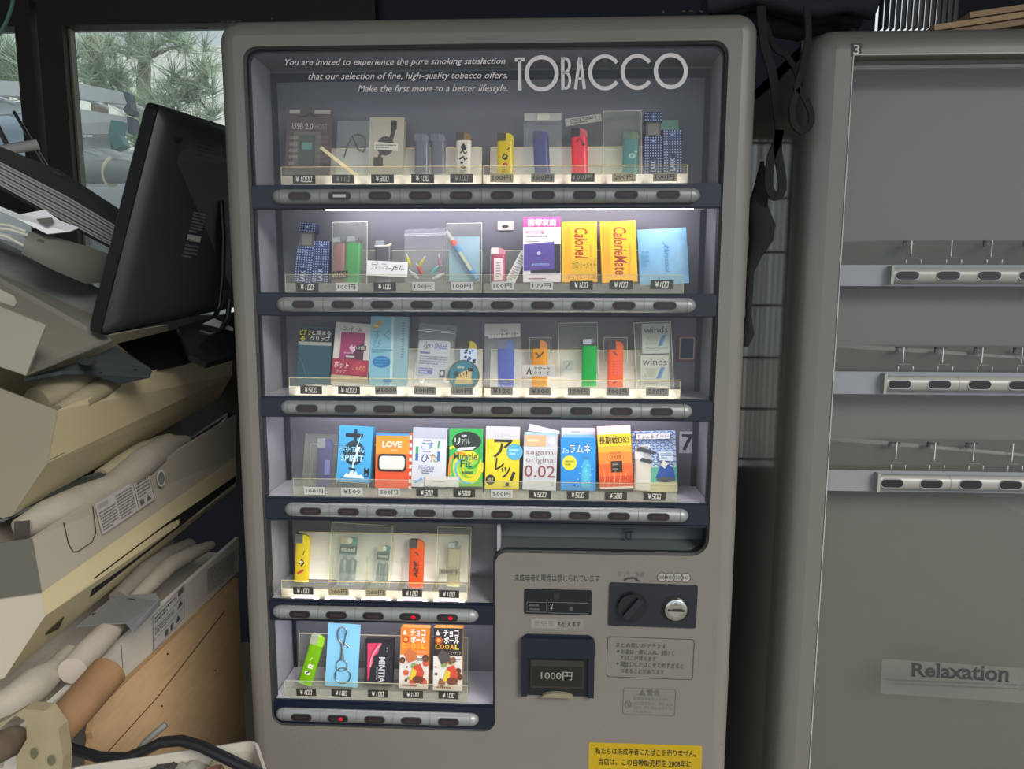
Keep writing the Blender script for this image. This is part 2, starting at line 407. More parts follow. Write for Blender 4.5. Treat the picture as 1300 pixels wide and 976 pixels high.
m.loft(rings, pm('#7d8286', .6, noise=.1, scale=20, bump=.3)); m.build('bundle', e)
m = MB(); c = at(143, 218, 2.5)
m.tube([c+Vector((.02*math.sin(a), .08*math.cos(a), .067*math.sin(a))) for a in [2*math.pi*j/20 for j in range(21)]], .01, pm('#d8d0b4', .7), flat=(.022, .004, Vector((1, 0, 0)))); m.build('strap', e)
b = MB(); rail_px(b, [(-80, 232), (190, 238), (190, 300), (-80, 300)], 2.35, .9, pm('#c9ccd2', .6, noise=.06, scale=8)); b.bx((at(-80, 300, 2.35).x, 2.4, 0), (at(190, 300, 2.35).x, 3.2, at(0, 298, 2.35).z), pm('#8d8f92', .7))
tag(b.build('workbench'), 'pale workbench top carrying the ladders outside the window', 'bench')
b = MB(); rail_px(b, [(62, 188), (140, 188), (182, 200), (180, 660), (62, 660)], 3.3, .3, pm('#9fa5a8', .5, noise=.12, scale=12)); tag(b.build('metal_box'), 'dull grey metal box behind the strapped bundle outside', 'box')
b = MB(); rail_px(b, [(-60, 150), (46, 143), (49, 206), (-60, 210)], 3.3, .3, pm('#8ea0b4', .6, noise=.08, scale=10)); tag(b.build('plastic_crate'), 'pale blue crate showing through the narrow pane', 'crate')

# ------------------------------------------------------------------ heap at the machine's side
CREAM = pm('#cdbf98', .45, noise=.06, scale=10); CREAMD = pm('#a79f90', .45, noise=.06, scale=10); OFFW = pm('#bfbab0', .45, noise=.05, scale=10)
FOAM = pm('#8a8269', .9, noise=.18, scale=30, bump=.5); FOAMW = pm('#8f897c', .85, noise=.15, scale=30, bump=.4); DKFOAM = pm('#5a5546', .9, noise=.2, scale=30)
INK = pm('#55534f', .6); GREY = pm('#4c4e4b', .5, noise=.08, scale=12); DKGREY = pm('#2a2d2e', .55, noise=.1, scale=12)
def ring(px, y): return [at(a, c, y) for a, c in px]
def sheet(mb, pts, m, th=.003):
    """plate through points (px, py, y), th thick away from the viewer"""
    P = [at(a, c, y) for a, c, y in pts]; n = (P[1]-P[0]).cross(P[2]-P[0]).normalized()
    if n.dot(CAM-P[0]) < 0: n = -n
    Q = [q-n*th for q in P]; k = len(P)
    mb.add(P, [list(range(k))], m); mb.add(Q, [list(range(k))[::-1]], m); mb.add(P+Q, [[i, (i+1) % k, k+(i+1) % k, k+i] for i in range(k)], m)
    return P[0], n
def decal(mb, plane, px, m, off=.0012):
    p0, n = plane
    mb.add([on(a, c, p0, n)+n*off for a, c in px], [list(range(len(px)))], m)
def decal_art(mb, plane, quad, art, off=.0016):
    """art in 0..1 laid over the pixel quad (bottom-left, bottom-right, top-right, top-left) on a plane"""
    p0, n = plane
    P = [on(a, c, p0, n)+n*off for a, c in quad]
    u = P[1]-P[0]; v = P[3]-P[0]
    class Q: pass
    q = Q(); q.p = lambda a, bb, c=0.: P[0]+u*a+v*bb+n*c
    paint(mb, q, 1, 1, art, 0, 0)
from mathutils.bvhtree import BVHTree
SURF = {}
def name_key(e): return e.name
def hit(e, px, py, off=.0015):
    d = ray(px, py).normalized(); loc, nrm, i, t = SURF[e.name].ray_cast(CAM, d)
    if loc is None: return None
    if nrm.dot(d) > 0: nrm = -nrm
    return loc+nrm*off
def band(m, e, A, B, mat, n=24, off=.0015):
    """strip lying on a casing between two polylines given in pixels"""
    def samp(L, t):
        t = t*(len(L)-1); i = min(int(t), len(L)-2); f = t-i; return (L[i][0]*(1-f)+L[i+1][0]*f, L[i][1]*(1-f)+L[i+1][1]*f)
    P = [hit(e, *samp(A, k/n), off) for k in range(n+1)]; Q = [hit(e, *samp(B, k/n), off) for k in range(n+1)]
    for k in range(n):
        q = [P[k], P[k+1], Q[k+1], Q[k]]
        if all(v is not None for v in q): m.add(q, [[0, 1, 2, 3]], mat)
def body(name, label, near, yn, far, yf, mats, cat='air conditioner', mcap=None):
    """an open-backed casing: ring near to ring far; mats = one material per ring side"""
    A, B = ring(near, yn), ring(far, yf); n = len(A)
    base = Vector(((A[0].x+B[0].x)/2, (yn+yf)/2, min(q.z for q in A+B)))
    e = empty(name, base); tag(e, label, cat, 'air conditioner casings stacked at the side of the machine')
    m = MB(); tv = []; tf = []
    for i in range(n):
        j = (i+1) % n; m.add([A[i], A[j], B[j], B[i]], [[0, 1, 2], [0, 2, 3]], mats[i] if i < len(mats) else mats[-1])
        k = len(tv); tv += [A[i], A[j], B[j], B[i]]; tf += [[k, k+1, k+2], [k, k+2, k+3]]
    SURF[name_key(e)] = BVHTree.FromPolygons(tv, tf)
    m.add(A, [list(range(n))[::-1]], mcap or mats[0]); m.add(B, [list(range(n))], mats[0])
    m.build('casing', e)
    n_ = (B[0]-A[0]).cross(A[1]-A[0]).normalized()
    if n_.dot(CAM-A[0]) < 0: n_ = -n_
    return e, (A[0], n_)
def pipe(e, name, pts, r, m, n=14):
    q = MB(); q.tube([at(a, c, y) for a, c, y in pts], r, m, n); return q.build(name, e)
LBL = '#a8a4a0'
lab_art = [('r', 0, 0, 1, 1, LBL), ('l', [(.66, .04), (.98, .04), (.98, .96), (.66, .96)], .012, INK, True), ('dash', .03, .06, .3, .7, 7, INK), ('r', .03, .78, .2, .92, '#8d8a88'),
           ('dash', .33, .06, .62, .9, 9, INK), ('dash', .69, .35, .95, .9, 5, INK), ('r', .7, .1, .78, .28, INK), ('p', [(.82, .1), (.92, .1), (.87, .3)], INK), ('l', [(.66, .32), (.98, .32)], .01, INK)]
u1, pl1 = body('air_conditioner', 'cream air conditioner casing topmost of the stack, with blue round badge',
    [(73, 521), (60, 588), (15, 655), (-50, 668), (-90, 600), (-80, 462), (-72, 464), (-60, 560), (54, 582), (67, 523)], 0.0,
    [(295, 429), (295, 476), (278, 506), (250, 512), (215, 478), (209, 412), (213, 412), (217, 446), (287, 470), (291, 428)], .9, [CREAM])
m = MB(); m.loft([ring([(73, 521), (60, 588), (15, 655), (-50, 668), (-90, 600), (-80, 462)], -.004), ring([(74, 520), (61, 587), (16, 653), (-49, 666), (-88, 600), (-78, 462)], .018)], pm('#7d7866', .5, noise=.05, scale=10), smooth=False); m.build('end_cap', u1)
m = MB()
decal_art(m, pl1, [(138, 534), (203, 503), (211, 473), (143, 496)], lab_art); m.build('rating_label', u1)
m = MB(); decal(m, pl1, circ(215, 481, 6, 11, 20), '#3f5566'); decal(m, pl1, circ(215, 481, 4.6, 8.8, 20), '#72828c', .0016); decal(m, pl1, [(212, 478), (218, 476), (218, 485), (212, 487)], '#3f5566', .002); m.build('badge', u1)
m = MB()
P0, N0 = pl1
def line_on(m, plane, px, wpx, mat):
    V, F = stroke2d(px, wpx); m.add([on(a, c, plane[0], plane[1])+plane[1]*.0014 for a, c in V], F, mat)
line_on(m, pl1, [(112, 507), (106, 532), (104, 545), (108, 547), (125, 540), (134, 528), (141, 497)], .8, pm('#5a5340')); line_on(m, pl1, [(63, 583), (180, 527), (294, 474)], .8, pm('#6b6450')); m.build('panel_seam', u1)
pipe(u1, 'insulated_pipe', [(47, 510, .06), (80, 495, .12), (110, 478, .2), (140, 466, .3), (180, 455, .45)], [.026, .036, .036, .03, .02], FOAM)
pipe(u1, 'insulated_pipe', [(75, 524, .05), (100, 510, .1), (125, 495, .16), (150, 482, .25)], [.016, .02, .02, .018], FOAM)
u2, pl2 = body('air_conditioner', 'grey and cream air conditioner casing second in the stack, with black outlet slot',
    [(41, 683), (53, 752), (57, 782), (5, 861), (-60, 880), (-90, 800), (-80, 700), (-72, 702), (-62, 745), (38, 735), (36, 684)], -.05,
    [(300, 527), (299, 580), (300, 602), (299, 618), (262, 634), (238, 600), (222, 526), (226, 526), (236, 565), (292, 565), (296, 527)], .8, [CREAMD, CREAM, CREAM, CREAM, CREAM, CREAMD])
m = MB(); m.loft([ring([(41, 683), (53, 752), (-75, 770), (-80, 700)], -.054), ring([(42, 682), (54, 751), (-74, 768), (-79, 700)], -.03)], pm('#55544d', .5), smooth=False); m.build('end_cap', u2)
m = MB(); decal_art(m, pl2, [(129, 679), (197, 633), (194, 600), (119, 640)], lab_art); m.build('rating_label', u2)
m = MB(); decal(m, pl2, circ(204, 607, 5.5, 11, 20), '#b8b8b2'); decal(m, pl2, circ(204, 607, 4, 8.5, 20), '#6d6d6a', .0016); m.build('badge', u2)
m = MB(); line_on(m, pl2, [(80, 663), (86, 690), (92, 700), (98, 700), (116, 688), (121, 676), (117, 642)], 1.1, pm('#2d2b27'))
m.build('panel_seam', u2)
m = MB(); band(m, u2, [(118, 733), (210, 664), (298, 604)], [(113, 757), (157, 722), (298, 612)], pm('#08090a', .8), 30, .003); m.build('air_outlet', u2); m = MB(); band(m, u2, [(57, 803), (81, 781)], [(57, 806), (74, 797)], pm('#4a4536'), 4, .002); m.build('vent_hole', u2)
m = MB(); band(m, u2, [(113, 757), (157, 722), (298, 612)], [(112, 760), (157, 725), (298, 614)], pm('#d0c6a4'), 30, .004); m.build('louvre_edge', u2)
pipe(u2, 'insulated_pipe', [(25, 672, 0), (60, 655, .05), (100, 636, .13), (140, 620, .22), (175, 592, .32), (205, 570, .45), (235, 562, .6)], [.02, .03, .03, .028, .034, .034, .02], FOAMW)
pipe(u2, 'insulated_pipe', [(130, 606, .24), (155, 588, .3), (180, 572, .38), (215, 560, .5)], .02, FOAM)
m = MB(); m.loft([ring([(18, 662), (38, 660), (38, 690), (18, 690)], -.02), ring([(20, 661), (38, 660), (38, 688), (20, 688)], .02)], pm('#3c3833'), smooth=False); m.build('terminal_block', u2)
m = MB(); sheet(m, [(-10, 668, -.02), (60, 628, .1), (100, 610, .2), (140, 598, .25), (150, 604, .25), (120, 627, .15), (90, 637, .1), (55, 640, .05)], pm('#333a3a', .5, noise=.1, scale=20), .006); tag(m.build('mounting_plate'), 'dark green-grey mounting plate sandwiched between the two upper casings', 'plate')
m = MB(); sheet(m, [(215, 575, .5), (290, 525, .8), (298, 518, .8), (298, 530, .8), (260, 556, .6)], pm('#23282a', .4), .004); tag(m.build('plastic_sheet'), 'crumpled dark sheet over the back of the second casing', 'sheet')
u3, pl3 = body('air_conditioner', 'white air conditioner casing lowest of the stack above the plywood board',
    [(20, 933), (22, 996), (-130, 995), (-130, 930), (-122, 930), (-115, 970), (4, 975), (12, 932)], -.15,
    [(303, 682), (303, 725), (222, 722), (215, 676), (219, 676), (222, 698), (298, 703), (299, 681)], .75, [OFFW])
m = MB(); decal_art(m, pl3, [(193, 829), (234, 783), (231, 744), (192, 783)], [('r', 0, 0, 1, 1, '#b2b2b2'), ('l', [(.02, .02), (.98, .02), (.98, .98), (.02, .98)], .02, INK, True), ('l', [(.02, .62), (.98, .7)], .014, INK), ('l', [(.02, .3), (.98, .36)], .014, INK),
    ('dash', .08, .72, .7, .92, 2, INK), ('r', .78, .8, .95, .96, INK), ('dash', .08, .4, .65, .6, 3, INK), ('p', [(.75, .45), (.93, .47), (.84, .66)], INK), ('r', .35, .06, .45, .24, INK), ('r', .52, .06, .62, .24, INK), ('p', [(.68, .1), (.85, .1), (.76, .3)], INK)]); m.build('rating_label', u3)
m = MB(); decal_art(m, pl3, [(262, 757), (298, 728), (298, 690), (262, 722)], [('dash', .02, .04, .98, .96, 12, pm('#77746e'))]); m.build('small_print', u3); m = MB(); line_on(m, pl3, [(153, 818), (155, 848)], .8, INK); m.build('panel_seam', u3)
pipe(u3, 'insulated_pipe', [(-10, 905, -.1), (20, 890, -.08), (45, 868, -.05), (68, 852, 0), (90, 830, .05)], [.028, .03, .03, .022, .02], FOAMW)
pipe(u3, 'insulated_pipe', [(92, 852, -.02), (112, 828, .04), (134, 806, .1), (150, 790, .16)], [.025, .025, .024, .016], pm('#a39a8e', .85, noise=.08, scale=20))
pipe(u3, 'insulated_pipe', [(165, 765, .2), (190, 742, .28), (215, 718, .38), (245, 702, .5), (268, 692, .6)], [.012, .018, .02, .018, .012], FOAMW)
pipe(u3, 'insulated_pipe', [(150, 760, .22), (185, 725, .32), (212, 705, .42), (240, 692, .55)], [.02, .022, .02, .018], pm('#6d6a61', .85, noise=.2, scale=25))
m = MB(); pl = sheet(m, [(98, 794, .1), (145, 756, .2), (198, 753, .22), (203, 762, .2), (168, 801, .1), (160, 790, .1)], pm('#8e9296', .35, .6), .003)
sheet(m, [(203, 760, .2), (204, 768, .2), (170, 803, .1), (168, 798, .1)], pm('#9da1a5', .35, .6), .003)
for a, c, r1, r2 in ((122, 781, 5, 3), (165, 763, 8, 3), (150, 783, 7, 2), (146, 760, 2, 1.5), (178, 778, 8, 2.5), (115, 789, 2, 1.6)): decal(m, pl, circ(a, c, r1, r2, 14), pm('#1b1d20'), .001)
tag(m.build('metal_bracket'), 'grey punched steel bracket lying across the pipes above the white casing', 'bracket')
m = MB(); m.tube([at(52, 950, -.2), at(70, 928, -.18), at(105, 890, -.12), (at(138, 852, -.06))], [.026, .0285, .03, .0305], pm('#7a5c3e', .75, noise=.35, scale=22, bump=.3), 24)
tag(m.build('cardboard_tube'), 'rusty brown tube end poking up beside the white casing', 'tube')
m = MB(); PB = pm('#857c62', .6, noise=.25, scale=18)
R_ = ring([(-30, 930), (5, 915), (30, 900), (58, 902), (74, 925), (80, 962), (78, 1000), (26, 1000), (20, 962), (34, 938), (33, 915), (20, 908), (0, 925), (-30, 945)], -.24); R2 = [q+Vector((0, .02, 0)) for q in R_]
m.loft([R_, R2], PB, smooth=False)
for a, c in ((43, 956), (65, 965)): m.add(ring(circ(a, c, 5, 7, 14), -.2425), [list(range(14))], pm('#55533f'))
tag(m.build('wall_flange'), 'mottled cream metal flange with two bolt holes in the bottom corner', 'flange')
m = MB(); m.tube([at(-30, 962, -.3), at(16, 940, -.2)], .022, pm('#6f6353', .5, noise=.25, scale=25), 20); tag(m.build('pipe_end'), 'dull brown pipe end inside the mottled cream flange', 'pipe')
# plywood board standing on the floor
P1, P2, P3 = at(119, 905, .02), at(302, 733, .72), at(106, 972, 0.0)
PLY = pm('#caa880', .6, noise=.16, scale=9, stretch=(1.5, 1.5, 9))
m = MB(); loop = [P1, P2, Vector((P2.x, P2.y, 0)), Vector((P3.x, P3.y, 0)), P3]
nn = (P2-P1).cross(Vector((0, 0, -1))).normalized(); nn = nn if nn.dot(CAM-P1) > 0 else -nn
rag = [P3.lerp(P1, t)+(P2-P1).normalized()*random.uniform(-.004, .004) for t in (.2, .35, .5, .65, .8)]
loop = [P1, P2, Vector((P2.x, P2.y, 0)), Vector((P3.x, P3.y, 0)), P3]+rag
# project onto one plane
loop = [q-nn*((q-P1).dot(nn)) for q in loop]; back = [q-nn*.012 for q in loop]; k = len(loop)
m.add(loop, [list(range(k))], PLY); m.add(back, [list(range(k))[::-1]], PLY); m.add(loop+back, [[i, (i+1) % k, k+(i+1) % k, k+i] for i in range(k)], pm('#9b7a52', .7, noise=.2, scale=60))
plb = (P1, nn); line_on(m, plb, [(131, 960), (200, 884), (285, 775)], 1.0, pm('#4a3826'))
for a, c in ((212, 830), (205, 896), (273, 851)): decal(m, plb, circ(a, c, 1.2, 1.2, 8), pm('#40301f'))
tag(m.build('plywood_board'), 'light brown plywood board with ragged edge standing below the casings', 'board')
# bin with junk in the bottom corner
zb = at(322, 941, -.13).z
def zp(px, py, z): d = ray(px, py); return CAM+d*((z-CAM.z)/d.z)
corners = [zp(80, 976, zb), zp(45, 1090, zb), zp(372, 1090, zb), zp(324, 940, zb)]
cxy = sum(corners, Vector())/4
e = empty('plastic_bin', Vector((cxy.x, cxy.y, 0))); tag(e, 'off-white plastic bin full of scraps below the plywood board', 'bin')
lo = rounded([(q.x, q.y) for q in corners], .022, 6); ctr = Vector((cxy.x, cxy.y))
def sc(loop, f, z, d=0): return [Vector((ctr.x+(a-ctr.x)*f, ctr.y+(c-ctr.y)*f, z)) for a, c in loop]
m = MB(); BINW = pm('#98948a', .45, noise=.06, scale=12)
m.loft([sc(lo, .82, 0), sc(lo, 1.0, zb-.012), sc(lo, 1.02, zb-.012), sc(lo, 1.02, zb), sc(lo, .985, zb+.001), sc(lo, .955, zb-.012), sc(lo, .93, zb-.12)], BINW, cap=True, smooth=False); m.build('bin_body', e)
rnd = random.Random(4)
SCR = [('offcut', 'cream cloth offcut lying in the white bin', '#a39a84'), ('offcut', 'rust brown cloth offcut lying in the white bin', '#6b4a36'), ('offcut', 'grey cloth offcut by the rim of the white bin', '#77756c'), ('offcut', 'dark scrap under the cable in the white bin', '#2c2a28')]
for (nm, lb, hx), (px, py, sx, sy) in zip(SCR, ((300, 962, .024, .025), (285, 985, .024, .03), (250, 964, .028, .025), (212, 972, .028, .028))):
    c = zp(px, py, zb-.035); c = c.lerp(Vector((cxy.x, cxy.y, c.z)), .2); m = MB(); rings = []
    for i in range(7):
        ph = math.pi*(i+.3)/7.6; rings.append([c+Vector((sx*math.sin(ph)*math.cos(a)*rnd.uniform(.75, 1.2), sx*math.sin(ph)*math.sin(a)*rnd.uniform(.7, 1.15), -sy*math.cos(ph)*rnd.uniform(.8, 1.2))) for a in [2*math.pi*j/14 for j in range(14)]])
    m.loft(rings, pm(hx, .9, noise=.2, scale=40)); tag(m.build(nm), lb, 'scrap')
m = MB(); m.tube([at(70, 940, -.16), at(90, 950, -.16), at(125, 961, -.17), at(160, 962, -.17), at(185, 952, -.17), at(205, 942, -.17), at(230, 940, -.17), at(255, 947, -.18), at(280, 959, -.19), at(305, 971, -.2), at(335, 985, -.21)], .0085, BLACK, 12)
tag(m.build('power_cable'), 'thick black cable looping over the white bin and plywood board', 'cable')
m = MB(); m.tube([at(160, 985, -.12), at(172, 958, -.1), at(185, 941, -.09), at(198, 930, -.08), at(211, 919, -.07)], [.006, .006, .0055, .006, .0055], pm('#6d6c69', .4), 10)
tag(m.build('hose'), 'short grey plastic tube standing behind the thick black cable', 'tube')

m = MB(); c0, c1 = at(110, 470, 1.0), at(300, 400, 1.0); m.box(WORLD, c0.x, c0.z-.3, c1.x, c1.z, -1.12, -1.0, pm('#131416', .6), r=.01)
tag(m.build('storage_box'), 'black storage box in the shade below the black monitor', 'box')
# monitor
e = empty('monitor', Vector((at(150, 430, .16).x, .2, at(150, 432, .16).z))); tag(e, 'black monitor seen from behind, tilted on the heap by the window', 'monitor')
TL, TR_, BR, BL = at(203, 133, .14), at(312, 168, .5), at(312, 388, .5), at(128, 428, .12)
u = (BR-BL).normalized(); n = (BR-BL).cross(TL-BL).normalized(); n = n if n.dot(CAM-BL) > 0 else -n
MON = pm('#1f2126', .42, noise=.08, scale=20); MON2 = pm('#2b2e33', .45, noise=.08, scale=20)
q4 = [BL, BR, TR_, TL]; ce = sum(q4, Vector())/4
def quadring(f, d): return [ce+(q-ce)*f+n*d for q in q4]
m = MB()
def rr(Q, r):
    out = []
    for i in range(4):
        p, a, b_ = Q[i], Q[i-1], Q[(i+1) % 4]
        for t in (0, .5, 1):
            o = p+(a-p).normalized()*r*(1-t)**2+(b_-p).normalized()*r*t**2; out.append(o)
    return out
m.loft([rr(quadring(.98, -.035), .012), rr(quadring(1, -.03), .012), rr(quadring(1, -.004), .012)], BLACK, smooth=False); m.build('screen_bezel', e)
m = MB(); m.loft([rr(quadring(.985, -.004), .012), rr(quadring(.95, .008), .02), rr(quadring(.86, .018), .03), rr(quadring(.7, .022), .03)], MON2, smooth=True); SURF[e.name] = BVHTree.FromPolygons(m.v, m.f); m.build('back_cover', e)
def hp(px, off): return hit(e, px[0], px[1], off)
def hdecal(m, px, mat, off=.001):
    q = [hp(p, off) for p in px]
    if all(v is not None for v in q): m.add(q, [list(range(len(q)))], mat)
m = MB(); Lq = ((229, 328), (249, 331), (262, 270), (246, 266))
class LQ:
    def p(s, a, b, c=0.):
        x = (Lq[0][0]*(1-a)+Lq[1][0]*a)*(1-b)+(Lq[3][0]*(1-a)+Lq[2][0]*a)*b; y = (Lq[0][1]*(1-a)+Lq[1][1]*a)*(1-b)+(Lq[3][1]*(1-a)+Lq[2][1]*a)*b
        return hp((x, y), .0008+c) or Vector()
paint(m, LQ(), 1, 1, [('dash', .05, .54, .95, .98, 7, pm('#77777a')), ('r', .05, .38, .98, .5, '#a9a9a6'), ('dash', .1, .39, .8, .42, 1, '#333333'), ('dash', .05, .02, .95, .32, 4, pm('#66676a'))], 0, 0); m.build('rating_label', e)
for a, c, r in ((226, 177, 5.5), (164, 418, 6)):
    m = MB(); hdecal(m, circ(a, c, r, r*.8, 16), pm('#050506')); m.build('screw_hole', e)
m = MB()
for k in range(6): hdecal(m, [(250, 170+k*5), (272, 176+k*5), (272, 177.6+k*5), (250, 171.6+k*5)], pm('#0c0c0e'))
m.build('vent_slot', e)
m = MB(); sheet(m, [(225, 415, .4), (300, 395, .5), (300, 450, .42), (262, 461, .35), (240, 450, .32)], pm('#202328', .35, noise=.1, scale=15), .02); m.build('stand_foot', e)
m = MB(); m.tube([at(281, 255, .36), at(284, 300, .36), at(283, 350, .37), at(279, 388, .38), at(272, 404, .36), at(262, 412, .33)], .006, BLACK, 8); m.build('cord', e)
m = MB(); m.tube([at(292, 380, .36), at(289, 405, .35), at(280, 420, .33), at(266, 424, .31), at(255, 420, .31)], .006, BLACK, 8); m.build('cord', e)
m = MB(); sheet(m, [(258, 411, .31), (272, 404, .33), (296, 416, .36), (296, 420, .36)], pm('#9c9d9c', .5), .004); tag(m.build('paper_scrap'), 'white scrap under the cords of the black monitor', 'paper')

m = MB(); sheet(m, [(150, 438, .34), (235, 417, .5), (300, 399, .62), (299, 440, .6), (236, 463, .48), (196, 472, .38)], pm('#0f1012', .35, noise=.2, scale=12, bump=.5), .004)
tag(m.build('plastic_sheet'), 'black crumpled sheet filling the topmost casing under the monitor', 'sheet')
# sheet-metal parts on top of the stack
m = MB(); TRAY = pm('#8b877b', .45, noise=.08, scale=14)
sheet(m, [(33, 475, -.05), (142, 432, .16), (128, 404, .24), (-40, 330, .12), (-70, 440, -.04)], pm('#747268', .45, noise=.1, scale=14), .003)
sheet(m, [(-60, 366, -.06), (58, 413, -.06), (33, 476, -.05), (-60, 446, -.05)], TRAY, .004)
sheet(m, [(-40, 331, .12), (128, 405, .24), (126, 366, .26), (-40, 286, .14)], pm('#4e524e', .5, noise=.1, scale=14), .003)  # tray's back wall: its inner shadow is put into the darker colour
sheet(m, [(-10, 362, -.04), (18, 376, -.03), (22, 384, -.03), (18, 389, -.03), (-10, 380, -.04)], TRAY, .003)
pl = (at(33, 475, -.05), (at(142, 432, .16)-at(33, 475, -.05)).cross(at(128, 404, .24)-at(33, 475, -.05)).normalized())
tag(m.build('metal_tray'), 'folded beige sheet-metal tray leaning on top of the cream casing', 'tray')
m = MB(); P_ = [[at(37, 294, .1), at(75, 302, .13), at(112, 313, .18), at(152, 327, .26)], [at(31, 308, .07), at(72, 322, .11), at(110, 336, .17), at(152, 344, .26)], [at(27, 322, .08), at(68, 343, .12), at(108, 360, .18), at(150, 358, .27)]]
V = [q for r in P_ for q in r]; F = [[j*4+i, j*4+i+1, (j+1)*4+i+1, (j+1)*4+i] for j in range(2) for i in range(3)]
m.add(V, F, pm('#6a6a62', .45, noise=.08, scale=14), True); BK = lambda q: q+(q-CAM).normalized()*.007
m.add([BK(q) for q in V], [f[::-1] for f in F], pm('#45463f'), True)
for L, hx in (([P_[0][0], P_[1][0], P_[2][0]], '#45463f'), (P_[2], '#45463f'), (P_[0], '#77776e'), ([P_[0][3], P_[1][3], P_[2][3]], '#45463f')):
    k = len(L); m.add(L+[BK(q) for q in L], [[a, a+1, k+a+1, k+a] for a in range(k-1)], hx)
tag(m.build('cover_plate'), 'curved grey cover plate lying in the beige metal tray', 'cover')
m = MB(); sheet(m, [(-20, 178, .1), (76, 216, .28), (168, 276, .5), (166, 298, .5), (85, 250, .28), (-20, 198, .1)], pm('#42463f', .5, noise=.1, scale=14), .03); sheet(m, [(64, 215, .255), (75, 218, .27), (80, 224, .28), (66, 220, .26)], pm('#4c5048'), .01)
tag(m.build('metal_beam'), 'dark green-grey beam slanting across the heap below the window', 'beam')
e = empty('slatted_grille', at(80, 300, .25)); tag(e, 'white slatted grille slanting down towards the black monitor', 'grille')
g0 = at(-20, 197, .08); gn = (at(166, 299, .46)-g0).cross(at(155, 318, .42)-g0).normalized(); gn = gn if gn.dot(CAM-g0) > 0 else -gn
def gp(px, py, off=0.): return on(px, py, g0, gn)+gn*off
m = MB(); GQ = [(-20, 195), (85, 249), (168, 299), (156, 320), (85, 282), (-20, 224)]
P = [gp(*q) for q in GQ]; Q = [q-gn*.012 for q in P]
m.add(P, [list(range(6))], pm('#dcdeda', .35, .3, noise=.1, scale=30)); m.add(Q, [list(range(6))[::-1]], DKGREY); m.add(P+Q, [[i, (i+1) % 6, 6+(i+1) % 6, 6+i] for i in range(6)], GREY); m.build('grille_frame', e)
m = MB()
for t in (.1, .24, .38, .52, .66, .8, .92):
    V, F = stroke2d([(-20, 195+29*t), (85, 249+33*t), (168-12*t, 299+21*t)], 1.0); m.add([gp(x, y, .0015) for x, y in V], F, pm('#35383a') if t in (.24, .52, .8) else pm('#8f938f'))
m.build('slat', e)
m = MB(); sheet(m, [(-20, 222, .12), (88, 281, .3), (60, 286, .28), (25, 275, .24), (-20, 256, .2)], pm('#191a19', .7), .02); tag(m.build('fan_housing'), 'black hollow fan housing below the white slatted grille', 'housing')
m = MB(); pl = sheet(m, [(-15, 256, .06), (25, 272, .08), (57, 266, .1), (76, 280, .11), (101, 289, .13), (88, 294, .12), (60, 297, .1), (20, 277, .08), (-15, 262, .06)], pm('#c3c4c8', .4), .006)
decal(m, pl, [(46, 278), (66, 276), (69, 283), (60, 288), (52, 284)], pm('#34342f'))
tag(m.build('plastic_bracket'), 'white plastic bracket with cut-out hanging below the slatted grille', 'bracket')
m = MB()
for j, (x0, y0, x1, y1) in enumerate(((-10, 284, 33, 294), (-10, 290, 36, 299), (-10, 296, 30, 312))):
    m.tube([at(x0, y0, .08), at((x0+x1)/2, (y0+y1)/2-3, .09), at(x1, y1, .1)], .003, pm('#b8b8a8', .5), 6)
tag(m.build('wire_bundle'), 'thin white wires beside the curved grey cover plate', 'wires')
m = MB(); sheet(m, [(-10, 292, .12), (33, 302, .13), (31, 312, .13), (-10, 300, .12)], pm('#bdbdbf', .4), .006); tag(m.build('plastic_strip'), 'short white plastic strip under the thin wires', 'strip')
m = MB(); pl = sheet(m, [(30, 480, .02), (100, 459, .1), (146, 440, .2), (192, 468, .22), (189, 476, .2), (152, 484, .16), (110, 471, .1), (78, 471, .06)], pm('#33383b', .5, noise=.12, scale=20), .006)
mp_ = m; m = MB()
mpo = mp_.build('mounting_plate')
for a, c, r1, r2 in ((112, 460, 12, 4.5), (172, 470, 3, 1.4), (128, 474, 2, 1.2)): m = MB(); decal(m, pl, circ(a, c, r1, r2, 14), pm('#101213'), .001); m.build('bolt_hole', mpo)
tag(mpo, 'slate-grey mounting plate lying on the topmost casing under the tray', 'plate')
m = MB(); m.tube([at(-25, 195, .5), at(48, 183.5, .55)], .0125, pm('#b7b8b2', .4), 16); tag(m.build('curtain_pole'), 'short white pole end poking up in front of the window post', 'pole')
m = MB(); m.tube([at(18, 142, .6), at(42, 183, .58), at(66, 222, .5)], .004, STEEL, 8); tag(m.build('metal_rod'), 'thin steel rod crossing the white pole end', 'rod')
m = MB(); m.tube([at(-8, 150, .62), at(12, 190, .6)], .006, pm('#55504c', .5), 8); tag(m.build('metal_rod'), 'dark rod stub behind the white pole end', 'rod')
m = MB(); m.tube([at(18, -12, .4), at(15, 8, .4), at(8, 28, .4), at(-6, 52, .4)], .0035, pm('#4d7a68', .5), 8); tag(m.build('garden_hose'), 'thin green cord hanging at the top corner by the window', 'cord')

